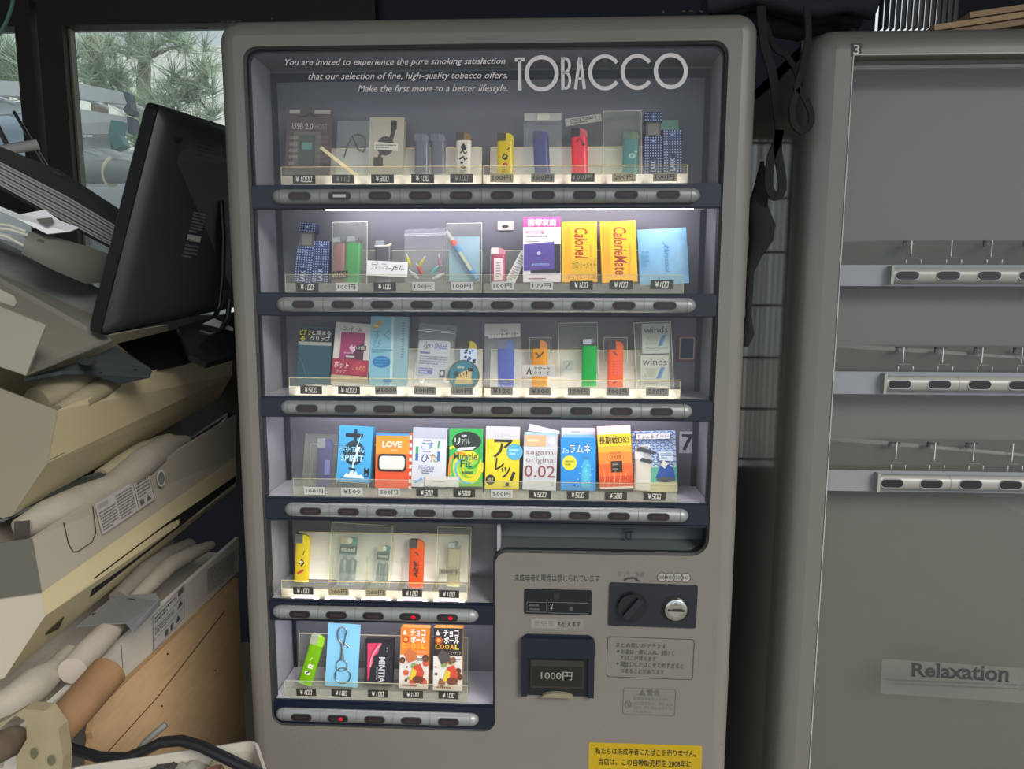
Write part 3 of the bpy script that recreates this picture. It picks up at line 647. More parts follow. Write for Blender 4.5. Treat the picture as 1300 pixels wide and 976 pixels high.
# ------------------------------------------------------------------ the lit vending machine
X0, X1, ZT = -.43, .43, 1.83
ROW = [(1.5705, 1.5318), (1.3958, 1.3578), (1.2210, 1.1855), (1.0440, 1.0055), (.8576, .8186), (.6670, .6208)]
BACK = .118
VM = empty('vending_machine', (0, .3, 0)); tag(VM, 'cream enamel tobacco vending machine with lit display window', 'vending machine')
oxL, oxR, ozT, ozB = -.386, .381, 1.785, .6208
ozM = at(770, 703.5).z; oxM = at(629, 820).x
hole = rounded([(oxL, ozT), (oxL, ozB), (oxM, ozB), (oxM, ozM), (oxR, ozM), (oxR, ozT)], [.022, .022, .022, .02, .03, .022], 6)   # counter-clockwise
def rrect(d, r): return rounded([(X0+d, .06+d), (X1-d, .06+d), (X1-d, ZT-d), (X0+d, ZT-d)], max(r-d, .004), 8)
m = MB()
V, F = fill2d([rrect(.028, .034), hole]); m.add([WORLD.p(x, z, 0) for x, z in V], F, WHITE)
prof = [(.028, 0), (.019, .0015), (.011, .005), (.005, .010), (.0015, .017), (0, .026), (0, .05)]
m.loft([[WORLD.p(x, z, -dy) for x, z in rrect(d, .034)] for d, dy in prof], WHITE, cap=False)
m.add([WORLD.p(x, z, 0) for x, z in hole]+[WORLD.p(x, z, -.012) for x, z in hole], [[i, (i+1) % len(hole), len(hole)+(i+1) % len(hole), len(hole)+i] for i in range(len(hole))], WHITE)
m.build('front_door', VM)
m = MB()
a, b_ = X0+.006, X1-.006
m.bx((a, .05, .05), (a+.02, .38, ZT-.008), WHITE); m.bx((b_-.02, .05, .05), (b_, .38, ZT-.008), WHITE); m.bx((a, .36, .05), (b_, .38, ZT-.008), WHITE)
m.bx((a, .05, ZT-.03), (b_, .38, ZT-.008), WHITE); m.bx((a, .05, .05), (b_, .38, .08), WHITE)
m.build('cabinet_body', VM)
for sx in (-.36, .36):
    for sy in (.1, .33): m = MB(); m.disc(Fr((sx, sy, 0), (1, 0, 0), (0, 1, 0)), 0, 0, .03, .03, 0, .055, '#2a2a2a', 14); m.build('foot', VM)
m = MB(); i1 = inset(hole, .0045)
for A, B, ya, yb in ((hole, i1, .001, .001),):
    k = len(A); m.add([WORLD.p(x, z, .0008) for x, z in A]+[WORLD.p(x, z, -.002) for x, z in B], [[i, (i+1) % k, k+(i+1) % k, k+i] for i in range(k)], RUBBER)
    m.add([WORLD.p(x, z, -.002) for x, z in B]+[WORLD.p(x, z, -.02) for x, z in B], [[i, (i+1) % k, k+(i+1) % k, k+i] for i in range(k)], RUBBER)
m.build('window_gasket', VM)
# display cavity
m = MB()
m.bx((oxL-.01, BACK, ozB-.02), (oxR+.01, BACK+.01, ozT+.01), pm('#63656c', .5, noise=.03, scale=20))
m.build('back_panel', VM)
m = MB()
m.bx((oxL-.008, .012, ozB-.02), (oxL-.002, BACK, ozT+.005), INNER); m.bx((oxR+.002, .012, ozM-.02), (oxR+.008, BACK, ozT+.005), INNER)
m.bx((oxM+.002, .012, ozB-.02), (oxM+.008, BACK, ROW[3][1]), INNER)
m.bx((oxL, .012, ozT-.001), (oxR, BACK, ozT+.006), pm('#4a4b52', .45))
m.build('side_lining', VM)
m = MB()
for x in (oxL+.0045, oxR-.0045): m.bx((x-.0045, BACK-.004, ROW[3][1]), (x+.0045, BACK-.0005, ozT-.012), NAVY)
m.bx((oxL, BACK-.004, ozB), (oxL+.006, BACK-.0005, ROW[3][1]), NAVY)
m.bx((oxL, BACK-.004, ozT-.02), (oxR, BACK-.0005, ozT-.006), NAVY)
m.build('panel_joint', VM)
# shelves: the lamps under the first, third and fifth shine up through slots
CX = [-.2985+.0657*i for i in range(10)]; CX5 = [-.3241+.0649*i for i in range(5)]; CX6 = [-.3283+.0660*i for i in range(5)]
def cols(r): return CX if r < 4 else (CX5 if r == 4 else CX6)
for r, (zt_, zb_) in enumerate(ROW):
    xr = oxR if r < 4 else oxM
    loops = [[(oxL, .006), (xr, .006), (xr, BACK), (oxL, BACK)]]
    if r in (0, 2, 4):
        for cx in cols(r): pass
        for cx in cols(r): loops.append([(cx-.027+dx, y) for dx, y in ((0, .0098), (.054, .0098), (.054, .094), (0, .094))])
    V, F = fill2d(loops); m = MB(); SH = pm('#9c9da4', .4, noise=.03, scale=20)
    m.add([(x, y, zt_) for x, y in V], F, SH); m.add([(x, y, zt_-.0015) for x, y in V], [f[::-1] for f in F], SH); m.build('shelf', VM)
    m = MB(); m.box(WORLD, oxL+.003, zb_, xr-.003, zt_+.0006, -.0085, -.004, NAVY); m.box(WORLD, oxL+.003, zb_+.002, xr-.003, zt_-.002, -.004, -.001, NAVY); m.build('selector_panel', VM)
    # strip of buttons: rounded bar with domed ends
    zc = (zt_+zb_)/2; hh = .0122
    e0, e1 = ((at(346, 250).x, at(888.5, 248).x) if r < 4 else ((at(346.6, 778).x, at(607.6, 781).x) if r == 4 else (at(351, 908).x, at(608, 913).x)))
    L = .0155; xs = []
    for k in range(7): th = math.pi/2*k/6; xs.append((e0+L-L*math.cos(th), max(.02, math.sin(th))))
    xs += [(e1-(x-e0), s) for x, s in xs[::-1]]
    prof = [(0, -1)]+[(math.cos(a)*.92+.08, math.sin(a)) for a in [math.pi*(j/12-.5) for j in range(1, 12)]]+[(0, 1)]
    m = MB(); m.loft([[Vector((x, -(.012*s)*p, zc+hh*q*(s if s < 1 else 1))) for p, q in prof] for x, s in xs], SILVER)
    seams = [e0+L, e1-L]+[(cols(r)[i]+cols(r)[i+1])/2 for i in range(len(cols(r))-1)]
    for x in seams: m.loft([[Vector((xx, -(.0122*p+.0002), zc+(hh+.0002)*q)) for p, q in prof] for xx in (x-.0004, x+.0004)], pm('#5a5d5d', .5), smooth=False)
    st = m.build('button_strip', VM)
    for i, cx in enumerate(cols(r)):
        fr = Fr((cx+.0, -.0125, zc), (1, 0, 0), (0, 0, 1)); bm_ = MB()
        cap = circ(.0125, 0, .0066, n=9, a0=-math.pi/2, a1=math.pi/2, full=False)+circ(-.0125, 0, .0066, n=9, a0=math.pi/2, a1=3*math.pi/2, full=False)
        bm_.prism(fr, cap, -.006, -.0004, pm('#4b4e50', .3, .4)); bm_.prism(fr, [(a*.93, c*.86) for a, c in cap], -.004, 0, pm('#241e20', .25))
        bm_.box(fr, -.0105, -.0028, .0105, .0028, 0, .0002, pm('#2e2527', .3))
        if (r, i) == (0, 1): bm_.box(fr, -.0105, -.0024, .0105, .0022, 0, .0004, '#a8a8a6')
        ob = bm_.build('button', st)
        if (r, i) in ((4, 3), (4, 4), (5, 1)):
            bm_ = MB(); bm_.disc(fr, .0055, 0, .0036, .0032, 0, .0006, glow('#ff1838', 1.1), 12)
            l_ = bm_.build('indicator_lamp', st); l_['label'] = 'red lit sold-out lamp'
    # glass in front of each row
    top = ozT if r == 0 else ROW[r-1][1]
    m = MB(); m.bx((oxL+.003, .006, zt_), (xr-.003, .009, top-.001), glass(.022)); m.build('glass_pane', VM)
# fluorescent tubes behind three of the selector panels
for r, xa, xb in ((0, at(414, 267, .045).x, at(880, 267, .045).x), (2, oxL+.05, oxR-.05), (4, oxL+.03, oxM-.03)):
    z = ROW[r][1]+(.0115 if r == 0 else .02); m = MB(); m.tube([(xa, .047, z), (xb, .047, z)], .0085, glow('#fbf0ff', TUBE), 12); m.build('fluorescent_tube', VM)
    m = MB()
    for x in (xa-.018, xb): m.tube([(x, .047, z), (x+.018, .047, z)], .0088, '#c9c9c4', 12)
    m.build('tube_cap', VM)
# lower ledge with the raised lettering
m = MB(); LEDGE = pm('#45494c', .5)
xl = oxM+.008
m.add([WORLD.p(xl, ROW[3][1]-.002, -.05), WORLD.p(oxR, ROW[3][1]-.002, -.05), WORLD.p(oxR, ozM+.014, -.044), WORLD.p(xl, ozM+.014, -.044), WORLD.p(oxR, ozM+.002, -.006), WORLD.p(xl, ozM+.002, -.006)], [[3, 2, 1, 0], [5, 4, 2, 3]], LEDGE)
m.bx((oxL+.003, .004, ROW[3][1]-.003), (oxR-.003, .05, ROW[3][1]+.001), NAVY)
m.build('ledge', VM)
GLASS_F = .0052
def face(px, py, y=0.): q = at(px, py, y); return q
def vm_text(name, s, quad, mat, y=-.0004, **k):
    """lettering on the machine's front inside the pixel quad bl, br, tr, tl"""
    P = [at(a, c, y) for a, c in quad]; m = MB()
    f = lambda x, z: (P[0]*(1-x)+P[1]*x)*(1-z)+(P[3]*(1-x)+P[2]*x)*z
    put_text(m, f, s, 0, 0, 1, 1, M_(mat), **k); return m.build(name, VM)
PRINT = pm('#c9c2c2', .5)
vm_text('lettering', 'You are invited to experience the pure smoking satisfaction', [(361, 85.5), (641, 83.5), (642, 73), (362, 75)], PRINT, GLASS_F, shear=.22, bold=.004)
vm_text('lettering', 'that our selection of fine, high-quality tobacco offers.', [(391, 103.5), (644, 102), (645, 91), (392, 92.5)], PRINT, GLASS_F, shear=.22, bold=.004)
vm_text('lettering', 'Make the first move to a better lifestyle.', [(454, 119.5), (644, 118.5), (645, 107), (455, 108)], PRINT, GLASS_F, shear=.22, bold=.004)
m = MB()
def gpx(cx, cy): return (600+cx/3.8235, 40+cy/3.8235)
def gstroke(pts, w, closed=False):
    V, F = stroke2d([gpx(*q) for q in pts], w/3.8235, closed); m.add([at(a, c, GLASS_F) for a, c in V], F, PRINT)
gstroke([(205, 137), (252, 135)], 19); gstroke([(228, 135), (229, 286)], 18)
gstroke(circ(335, 203, 73, 78, 48), 20, True)
gstroke([(437, 124), (438, 283)], 16); gstroke([(437, 131)]+circ(450, 164, 20, 33, 12, -math.pi/2, math.pi/2, False)+[(440, 197)], 13); gstroke([(437, 199)]+circ(452, 238, 20, 38, 12, -math.pi/2, math.pi/2, False)+[(437, 276)], 13)
gstroke([(499, 281), (520, 124)], 15); gstroke([(543, 280), (522, 124)], 15); gstroke([(507, 228), (537, 228)], 12)
gstroke(circ(642, 198, 72, 78, 40, -.62, -2*math.pi+.62, False), 19); gstroke(circ(800, 196, 72, 78, 40, -.62, -2*math.pi+.62, False), 19)
gstroke(circ(962, 192, 73, 78, 48), 20, True)
m.build('lettering', VM)
def jt(a, c): return at(a, c, .036)
m = MB()
for pts, wd in (([(789, 684), (792, 685.5), (794.5, 683), (795, 675)], 2.2), ([(791, 675), (798, 675)], 1.4), ([(796.5, 675.5), (805, 674.5)], 1.6), ([(800.8, 675), (800.5, 684.5)], 2.6)):
    V, F = stroke2d(pts, wd); m.add([on(a, c, (0, .036, ozM+.03), (0, -1, .0)) for a, c in V], F, pm('#14202f', .4))
m.build('raised_logo', VM)
# number sticker and small pink-rimmed sticker on the back panel
def back_quad(x0, y0, x1, y1, y=BACK-.001):
    P = [at(x0, y1, y), at(x1, y1, y), at(x1, y0, y), at(x0, y0, y)]
    return Fr(P[0], (1, 0, 0), (0, 0, 1)), (P[1]-P[0]).x, (P[3]-P[0]).z
fr, W, H = back_quad(862, 547.5, 882.5, 575); m = MB(); m.box(fr, 0, 0, W, H, -.0005, .0006, '#b9bbc0')
put_text(m, lambda x, y: fr.p(x*W, y*H, .0009), '7', .14, .12, .86, .88, pm('#15161a'), bold=.03); m.build('number_sticker', VM)
fr, W, H = back_quad(858, 425, 884.5, 459.5); m = MB(); m.box(fr, 0, 0, W, H, -.0005, .0006, '#6d4152', r=.004); m.box(fr, W*.14, H*.1, W*.86, H*.92, .0006, .0009, '#b39b86', r=.002); m.box(fr, W*.19, H*.14, W*.81, H*.88, .0009, .0012, '#2b3348'); m.build('picture_sticker', VM)
# coin and bill panel
def fq(x0, y0, x1, y1, y=0.):
    """frame and size of an upright rectangle on the front seen between pixel corners"""
    a, b2 = at(x0, (y0+y1)/2+1, y), at(x1, (y0+y1)/2+1, y); t, bo = at((x0+x1)/2, y0, y), at((x0+x1)/2, y1, y)
    return Fr((a.x, y, bo.z), (1, 0, 0), (0, 0, 1)), b2.x-a.x, t.z-bo.z
vm_text('lettering', '未成年者の喫煙は禁じられています', [(653, 738), (761.5, 739.2), (761.5, 729.5), (653, 728.5)], '#26272a')
fr, W, H = fq(665.5, 748, 751, 779.5); m = MB(); m.box(fr, 0, 0, W, H, -.004, .0012, pm('#101318', .3), r=.003)
paint(m, fr, W, H, [('l', [(.04, .08), (.33, .08), (.33, .48), (.04, .48)], .008, '#5c6064', True), ('l', [(.36, .06), (.95, .06), (.95, .49), (.36, .49)], .008, '#5c6064', True), ('t', '¥', .385, .18, .43, .42, '#8a8d90'), ('dash', .07, .28, .31, .44, 1, '#4c5054'), ('dash', .08, .13, .3, .26, 1, '#4c5054'), ('r', .44, .62, .52, .88, '#1d2126'), ('e', .7, .25, .03, .09, '#45423c')], c=.0014); m.build('amount_display', VM)
fr, W, H = fq(673, 784.5, 740.6, 799); m = MB(); m.box(fr, 0, 0, W, H, -.0003, .0004, '#706d68'); paint(m, fr, W, H, [('r', .03, .14, .5, .86, '#7d7a75'), ('t', '新紙幣', .07, .22, .46, .8, '#5f5c58'), ('t', 'も使えます', .52, .28, .95, .74, '#232427', {'bold': .01})], c=.0006); m.build('banknote_sticker', VM)
fr, W, H = fq(662, 805, 754, 881); m = MB()
out = rounded([(0, 0), (W, 0), (W, H), (0, H)], [.003, .003, .012, .012], 5)
inner = [(W*.08, -.0001), (W*.92, -.0001), (W*.92, H*.66), (W*.08, H*.66)]
m.prism(fr, out, -.004, .004, NAVY); m.box(fr, W*.08, 0, W*.92, H*.66, .004, .0044, pm('#0e1014', .4))
m.box(fr, W*.0, H*.66, W*1.0, H*.97, .004, .012, NAVY, r=.004); m.box(fr, 0, 0, W*.08, H*.8, .004, .010, NAVY); m.box(fr, W*.92, 0, W, H*.8, .004, .010, NAVY); bv = m.build('bill_acceptor', VM)
m = MB(); m.box(fr, W*.13, H*.14, W*.86, H*.6, .0044, .0075, pm('#2a2a26', .3)); m.box(fr, W*.15, H*.17, W*.84, H*.5, .0075, .0079, pm('#191a17', .25))
put_text(m, lambda x, y: fr.p(x*W, y*H, .0083), '1000円', .27, .28, .7, .42, pm('#77776f'), bold=.01); m.build('bill_window', bv)
m = MB(); m.prism(fr, [(W*.28, 0)]+[(W*.5+W*.22*math.cos(t), H*.075*math.sin(t)) for t in [math.pi*(1-k/12) for k in range(13)]]+[(W*.72, 0)], .0044, .012, pm('#77735e', .4)); m.build('bill_tongue', bv)
fr, W, H = fq(773, 740, 884, 794); fr = fr.sub(0, 0, 0, -.012); m = MB(); m.box(fr, 0, 0, W, H, -.004, .003, pm('#161a24', .4), r=.003); cp = m.build('coin_plate', VM)
m = MB(); ka, kb = W*.255, H*.48; m.disc(fr, ka, kb, .0262, .0262, .003, .0036, pm('#0a0c10', .4), 32); m.disc(fr, ka, kb, .0235, .0235, .0036, .011, pm('#12151b', .35), 32)
k2 = fr.sub(ka, kb, 0, math.radians(52)); m.box(k2, -.021, -.0052, .021, .0052, .011, .019, pm('#1a1e27', .35), r=.003); m.build('return_knob', cp)
m = MB(); ca, cb = W*.757, H*.44; m.disc(fr, ca, cb, .0245, .0235, .003, .0036, pm('#0d0f13', .4), 32)
m.loft([[fr.p(ca+r_*math.cos(t), cb+r_*math.sin(t), c_) for t in [2*math.pi*k/32 for k in range(32)]] for r_, c_ in ((.0205, .003), (.0198, .0075), (.0175, .0095), (.010, .0085), (.004, .008))], CHROME)
m.box(fr, ca-.0145, cb-.0016, ca+.0145, cb+.0016, .0086, .0101, pm('#0b0b0b')); m.build('coin_slot', cp)
vm_text('lettering', 'おつり・返金', [(784.5, 731), (818, 732), (818, 725.5), (784.5, 724.5)], '#55565a')
fr, W, H = fq(792, 731.5, 815, 738.5); m = MB(); paint(m, fr, W, H, [('l', [(0, .3), (.2, .62), (.5, .75), (.75, .55)], .12, '#303236'), ('p', [(.55, .75), (.7, .1), (1, .1)], '#303236')], c=.0005); m.build('arrow_mark', VM)
fr, W, H = fq(835, 727, 876, 738.5); m = MB()
for k, t in enumerate(('500', '100', '50', '10')):
    c_ = .13+k*.245; m.add([fr.p(c_*W+a, .5*H+d, .0004+k*.00004) for a, d in circ(0, 0, H*.52, n=20)], [list(range(20))], pm('#8d8a84')); V, F = stroke2d(circ(c_*W, .5*H, H*.5, n=20), H*.07, True); m.add([fr.p(a, d, .0006+k*.00004) for a, d in V], F, pm('#3c3d40'))
    put_text(m, lambda x, y: fr.p(x*W, y*H, .0007), t, c_-.075, .32, c_+.075, .68, pm('#303236'))
m.build('coin_symbols', VM)
fr, W, H = fq(770.6, 809, 880, 860); fr = fr.sub(0, 0, 0, -.012); m = MB()
V, F = stroke2d(rounded([(0, 0), (W, 0), (W, H), (0, H)], .005, 5), .0011, True); m.add([fr.p(a, c, .0006) for a, c in V], F, pm('#35373b'))
T = '#3a3b3f'
paint(m, fr, W, H, [('t', 'まとめ買いができます', .1, .74, .68, .87, T), ('e', .125, .645, .014, .027, T), ('t', 'お金は一度に入れ、続けて', .16, .58, .78, .71, T), ('t', 'たばこが買えます', .16, .43, .57, .55, T), ('e', .125, .34, .014, .027, T), ('t', '取出口にたばこをためすぎると', .16, .27, .89, .4, T), ('t', 'つまることがあります', .16, .11, .67, .23, T)], c=.0006); m.build('notice_print', VM)
fr, W, H = fq(791, 873.5, 857, 907); fr = fr.sub(0, 0, 0, -.012); m = MB(); T = '#6a6864'
V, F = stroke2d(rounded([(0, 0), (W, 0), (W, H), (0, H)], .004, 5), .0009, True); m.add([fr.p(a, c, .0006) for a, c in V], F, pm('#55565a'))
paint(m, fr, W, H, [('l', [(0, .72), (1, .72)], .012, '#6a6864'), ('p', [(.3, .75), (.42, .75), (.36, .96)], '#4c4d50'), ('t', '警告', .45, .75, .7, .97, '#4c4d50'), ('t', '転倒事故を防ぐために、', .2, .55, .92, .68, T), ('t', '上に乗らない、揺さぶら', .2, .38, .96, .51, T), ('t', 'ない、傾けないようにし', .2, .22, .96, .35, T), ('t', 'てください。', .2, .06, .56, .18, T),
    ('l', [(.1+.06*math.cos(t), .38+.12*math.sin(t)) for t in [2*math.pi*k/20 for k in range(20)]], .016, '#5a5b5e', True), ('l', [(.06, .46), (.14, .3)], .016, '#5a5b5e')], c=.0006); m.build('warning_print', VM)
a, b2 = at(747.5, 942), at(891.5, 946); W = b2.x-a.x; fr = Fr((a.x, 0, a.z-.112), (1, 0, 0), (0, 0, 1)); H = .112; fr = fr.sub(0, 0, 0, 0); m = MB()
m.box(fr, 0, 0, W, H, -.0004, .0006, pm('#9f850a', .45), r=.003)
T = '#26231a'
paint(m, fr, W, H, [('t', '私たちは未成年者にたばこを売りません。', .06, .805, .95, .925, T, {'bold': .012}), ('t', '当店は、この自動販売機を 2008年に', .09, .62, .91, .745, T, {'bold': .012}), ('t', '成人識別機能付にしました。', .15, .44, .85, .56, T, {'bold': .012})], c=.0009); m.build('age_notice_label', VM)
# paint chips along the top edge
m = MB(); rnd = random.Random(2)
for px, py, sx in ((282, 26.5, 3), (289, 26, 2), (296, 26, 3.5), (303, 24.5, 4), (345, 22, 1.5), (868, 13, 3), (878, 12.5, 4), (890, 13, 3), (842, 13.5, 2)):
    pts = [at(px+sx*math.cos(t)*rnd.uniform(.6, 1.2), py+1.2*math.sin(t)*rnd.uniform(.6, 1.3)+1.5, -.0004) for t in [2*math.pi*k/9 for k in range(9)]]; m.add(pts, [list(range(9))], pm('#2c2622', .8))
for k in range(26):
    px, py = rnd.choice([(rnd.uniform(905, 945), rnd.uniform(60, 960)), (rnd.uniform(640, 900), rnd.uniform(890, 940)), (rnd.uniform(280, 300), rnd.uniform(100, 400)), (rnd.uniform(335, 480), rnd.uniform(930, 950))]); s = rnd.uniform(.3, .7)
    pts = [at(px+s*math.cos(t), py+s*math.sin(t), -.0004) for t in [2*math.pi*k2/6 for k2 in range(6)]]; m.add(pts, [list(range(6))], pm('#4a4238', .8))
m.build('paint_chip', VM)

# ------------------------------------------------------------------ the unlit machine beside it
N0 = Vector((.5155, .0, 0)); Y2 = .012
V2 = empty('vending_machine', (.95, .3, 0)); tag(V2, 'plain white unlit vending machine with empty clear trays', 'vending machine')
xw0 = .5135; xw1 = 1.37; z2t = at(1150, 30, Y2).z; px0 = at(1062, 420, Y2).x; pz1 = at(1180, 69, Y2).z; pz0 = .36
hole2 = [(px0, pz1), (px0, pz0), (xw1-.06, pz0), (xw1-.06, pz1)]
def rrect2(d, r): return rounded([(xw0+d, .06+d), (xw1-d, .06+d), (xw1-d, z2t-d), (xw0+d, z2t-d)], max(r-d, .004), 8)
W2 = Fr((0, Y2, 0), (1, 0, 0), (0, 0, 1))
m = MB(); V, F = fill2d([rrect2(.036, .04), hole2]); m.add([W2.p(x, z, 0) for x, z in V], F, WHITE2)
m.loft([[W2.p(x, z, -dy) for x, z in rrect2(d, .04)] for d, dy in ((.036, 0), (.024, .002), (.014, .006), (.006, .013), (.0015, .024), (0, .036), (0, .06))], WHITE2, cap=False)
m.add([W2.p(x, z, 0) for x, z in hole2]+[W2.p(x, z, -.02) for x, z in hole2], [[i, (i+1) % 4, 4+(i+1) % 4, 4+i] for i in range(4)], WHITE2); m.build('front_door', V2)
m = MB(); SIDE = pm('#7d8078', .06, noise=.04, scale=10, spec=.8); a, b_ = xw0+.004, xw1-.004; yb = Y2+.066
m.bx((a, yb, .05), (a+.02, .68, z2t-.008), SIDE); m.bx((b_-.02, yb, .05), (b_, .68, z2t-.008), SIDE); m.bx((a, .66, .05), (b_, .68, z2t-.008), SIDE); m.bx((a, yb, z2t-.03), (b_, .68, z2t-.008), SIDE); m.bx((a, yb, .05), (b_, .68, .08), SIDE); m.build('cabinet_body', V2)
m = MB(); 
for q in ((xw0+.003, xw0+.03, .055, z2t-.003), (xw1-.03, xw1-.003, .055, z2t-.003), (xw0+.03, xw1-.03, .055, .08), (xw0+.03, xw1-.03, z2t-.03, z2t-.003)): m.bx((q[0], Y2+.06, q[2]), (q[1], Y2+.066, q[3]), RUBBER)
m.build('door_seal', V2)
for sx in (xw0+.08, xw1-.08):
    for sy in (.1, .6): m = MB(); m.disc(Fr((sx, sy, 0), (1, 0, 0), (0, 1, 0)), 0, 0, .03, .03, 0, .055, '#2a2a2a', 14); m.build('foot', V2)
m = MB(); k = .0012
for x0, z0, x1, z1 in ((px0-k, pz0, px0+.0005, pz1), (px0, pz1-.0005, xw1-.06, pz1+k)): m.box(W2, x0, z0, x1, z1, -.004, .0012, pm('#9a9994', .35))
m.build('window_edge', V2)
PAN = pm('#55544f', .45, noise=.03, scale=12)
m = MB(); m.bx((px0-.01, .075, pz0-.01), (xw1-.05, .08, pz1+.01), PAN); m.bx((px0-.006, Y2+.02, pz0), (px0-.002, .078, pz1), PAN)
m.bx((px0-.006, Y2+.02, pz1+.002), (xw1-.05, .078, pz1+.006), PAN); m.build('display_panel', V2)
m = MB(); m.bx((px0, .065, at(1200, 86, .065).z), (xw1-.06, .0745, pz1+.001), pm('#9d9d98', .4)); m.build('header_panel', V2)
C2x = [.6878+.0646*i for i in range(9)]
rows2 = [(at(1150, 336, .03).z, at(1150, 363, .03).z, at(1131, 350, .02).x, 1.4265), (at(1150, 472.5, .03).z, at(1150, 501, .03).z, at(1122, 488, .02).x, 1.2525), (at(1150, 598.5, .03).z, at(1150, 625, .03).z, at(1114, 612, .02).x, 1.0865)]
TRAY2 = clear('#d3d7d0', .16, .2, '#8f948c', 'tray2'); TEDGE = pm('#c8cac6', .3)
for r, (zt_, zb_, xs0, zc) in enumerate(rows2):
    yf = .034
    m = MB(); m.bx((px0, yf, zb_), (xw1-.06, .075, zt_), pm('#7b7e82', .4)); m.build('ledge', V2)
    zc = (zt_+zb_)/2-.0005; hh = .0125; x0, x1 = xs0+.005, xw1-.12
    prof = [(0, -1)]+[(math.cos(a)*.75+.25, math.sin(a)) for a in [math.pi*(j/12-.5) for j in range(1, 12)]]+[(0, 1)]
    m = MB(); m.loft([[Vector((x, yf-.013*p, zc+hh*q)) for p, q in prof] for x in (x0, x1)], pm('#8f8e88', .35))
    for i in range(8):
        xx = (C2x[i]+C2x[i+1])/2
        if (i % 2 == 1 and r > 0): m.loft([[Vector((x, yf-.0132*p, zc+(hh+.0002)*q)) for p, q in prof] for x in (xx-.0006, xx+.0006)], pm('#6d6e6c', .5), smooth=False)
    st = m.build('button_strip', V2)
    m = MB(); m.box(Fr((0, yf-.0005, 0), (1, 0, 0), (0, 0, 1)), x0-.004, zb_+.002, x0+.0005, zt_-.002, -.002, .0125, pm('#8d8f8a', .4)); m.build('strip_cap', V2)
    for cx in C2x:
        fr = Fr((cx, yf-.0134, zc), (1, 0, 0), (0, 0, 1)); bm_ = MB()
        cap = circ(.0115, 0, .0078, n=9, a0=-math.pi/2, a1=math.pi/2, full=False)+circ(-.0115, 0, .0078, n=9, a0=math.pi/2, a1=3*math.pi/2, full=False)
        bm_.prism(fr, cap, -.006, 0, pm('#aeb1b3', .2, .9)); bm_.prism(fr, [(a*.94, c*.86) for a, c in cap], -.004, .0003, pm('#0b090a', .45)); bm_.build('button', st)
    # clear empty tray above the ledge
    zh = at(1200, (305, 438, 557)[r], .073).z
    m = MB(); m.add([Vector((px0+.004, .036, zt_)), Vector((xw1-.07, .036, zt_)), Vector((xw1-.07, .073, zh)), Vector((at((1110, 1100, 1094)[r], 310, .073).x, .073, zh)), Vector((px0+.004, .073, zh-.004))], [[0, 1, 2, 3, 4]], TRAY2)
    m.box(W2, px0+.004, zt_, xw1-.07, zt_+.001, -.06, -.024, TRAY2)
    e = m.build('clear_tray', V2)
    m = MB(); mk = MB()
    for i, cx in enumerate(C2x):
        x = cx+.018; m.bx((x-.0006, .05, zt_+.014), (x+.0006, .052, zh-.002), TEDGE)
        for dx in (-.012, .012): m.bx((x+dx-.0005, .04, zt_), (x+dx+.0005, .0415, zt_+.009), TEDGE)
        if (i+r) % 4 != 1 or r == 1:
            mk.bx((x-.012, .052, zh-.005), (x+.007, .056, zh-.0025), BLACK); mk.bx((x-.012, .052, zh-.011), (x-.009, .056, zh-.0025), BLACK); mk.bx((x-.008, .052, zh-.0085), (x+.006, .0545, zh-.0065), pm('#4d4f4e'))
        mk.bx((x-.009, .045, zt_+.011), (x+.009, .047, zt_+.0125), pm('#5b5e5b'))
    m.build('tray_divider', V2); mk.build('tray_clip', V2)
m = MB(); m.bx((px0, Y2+.012, pz0), (xw1-.06, Y2+.015, pz1), glass(.02)); m.build('glass_pane', V2)
GY = Y2+.0112
def on2(a, c): return at(a, c, GY)
P = [on2(1117.5, 880), on2(1326, 894), on2(1326, 850), on2(1120, 836)]; m = MB(); m.add(P, [[0, 1, 2, 3]], clear('#ffffff', .12, .4, '#a8a8a6', 'film')); m.build('film_label', V2)
P = [on2(1157, 858), on2(1280, 865.5), on2(1281, 844.5), on2(1157.5, 841)]
f = lambda x, y: (P[0]*(1-x)+P[1]*x)*(1-y)+(P[3]*(1-x)+P[2]*x)*y+Vector((0, -.0004, 0))
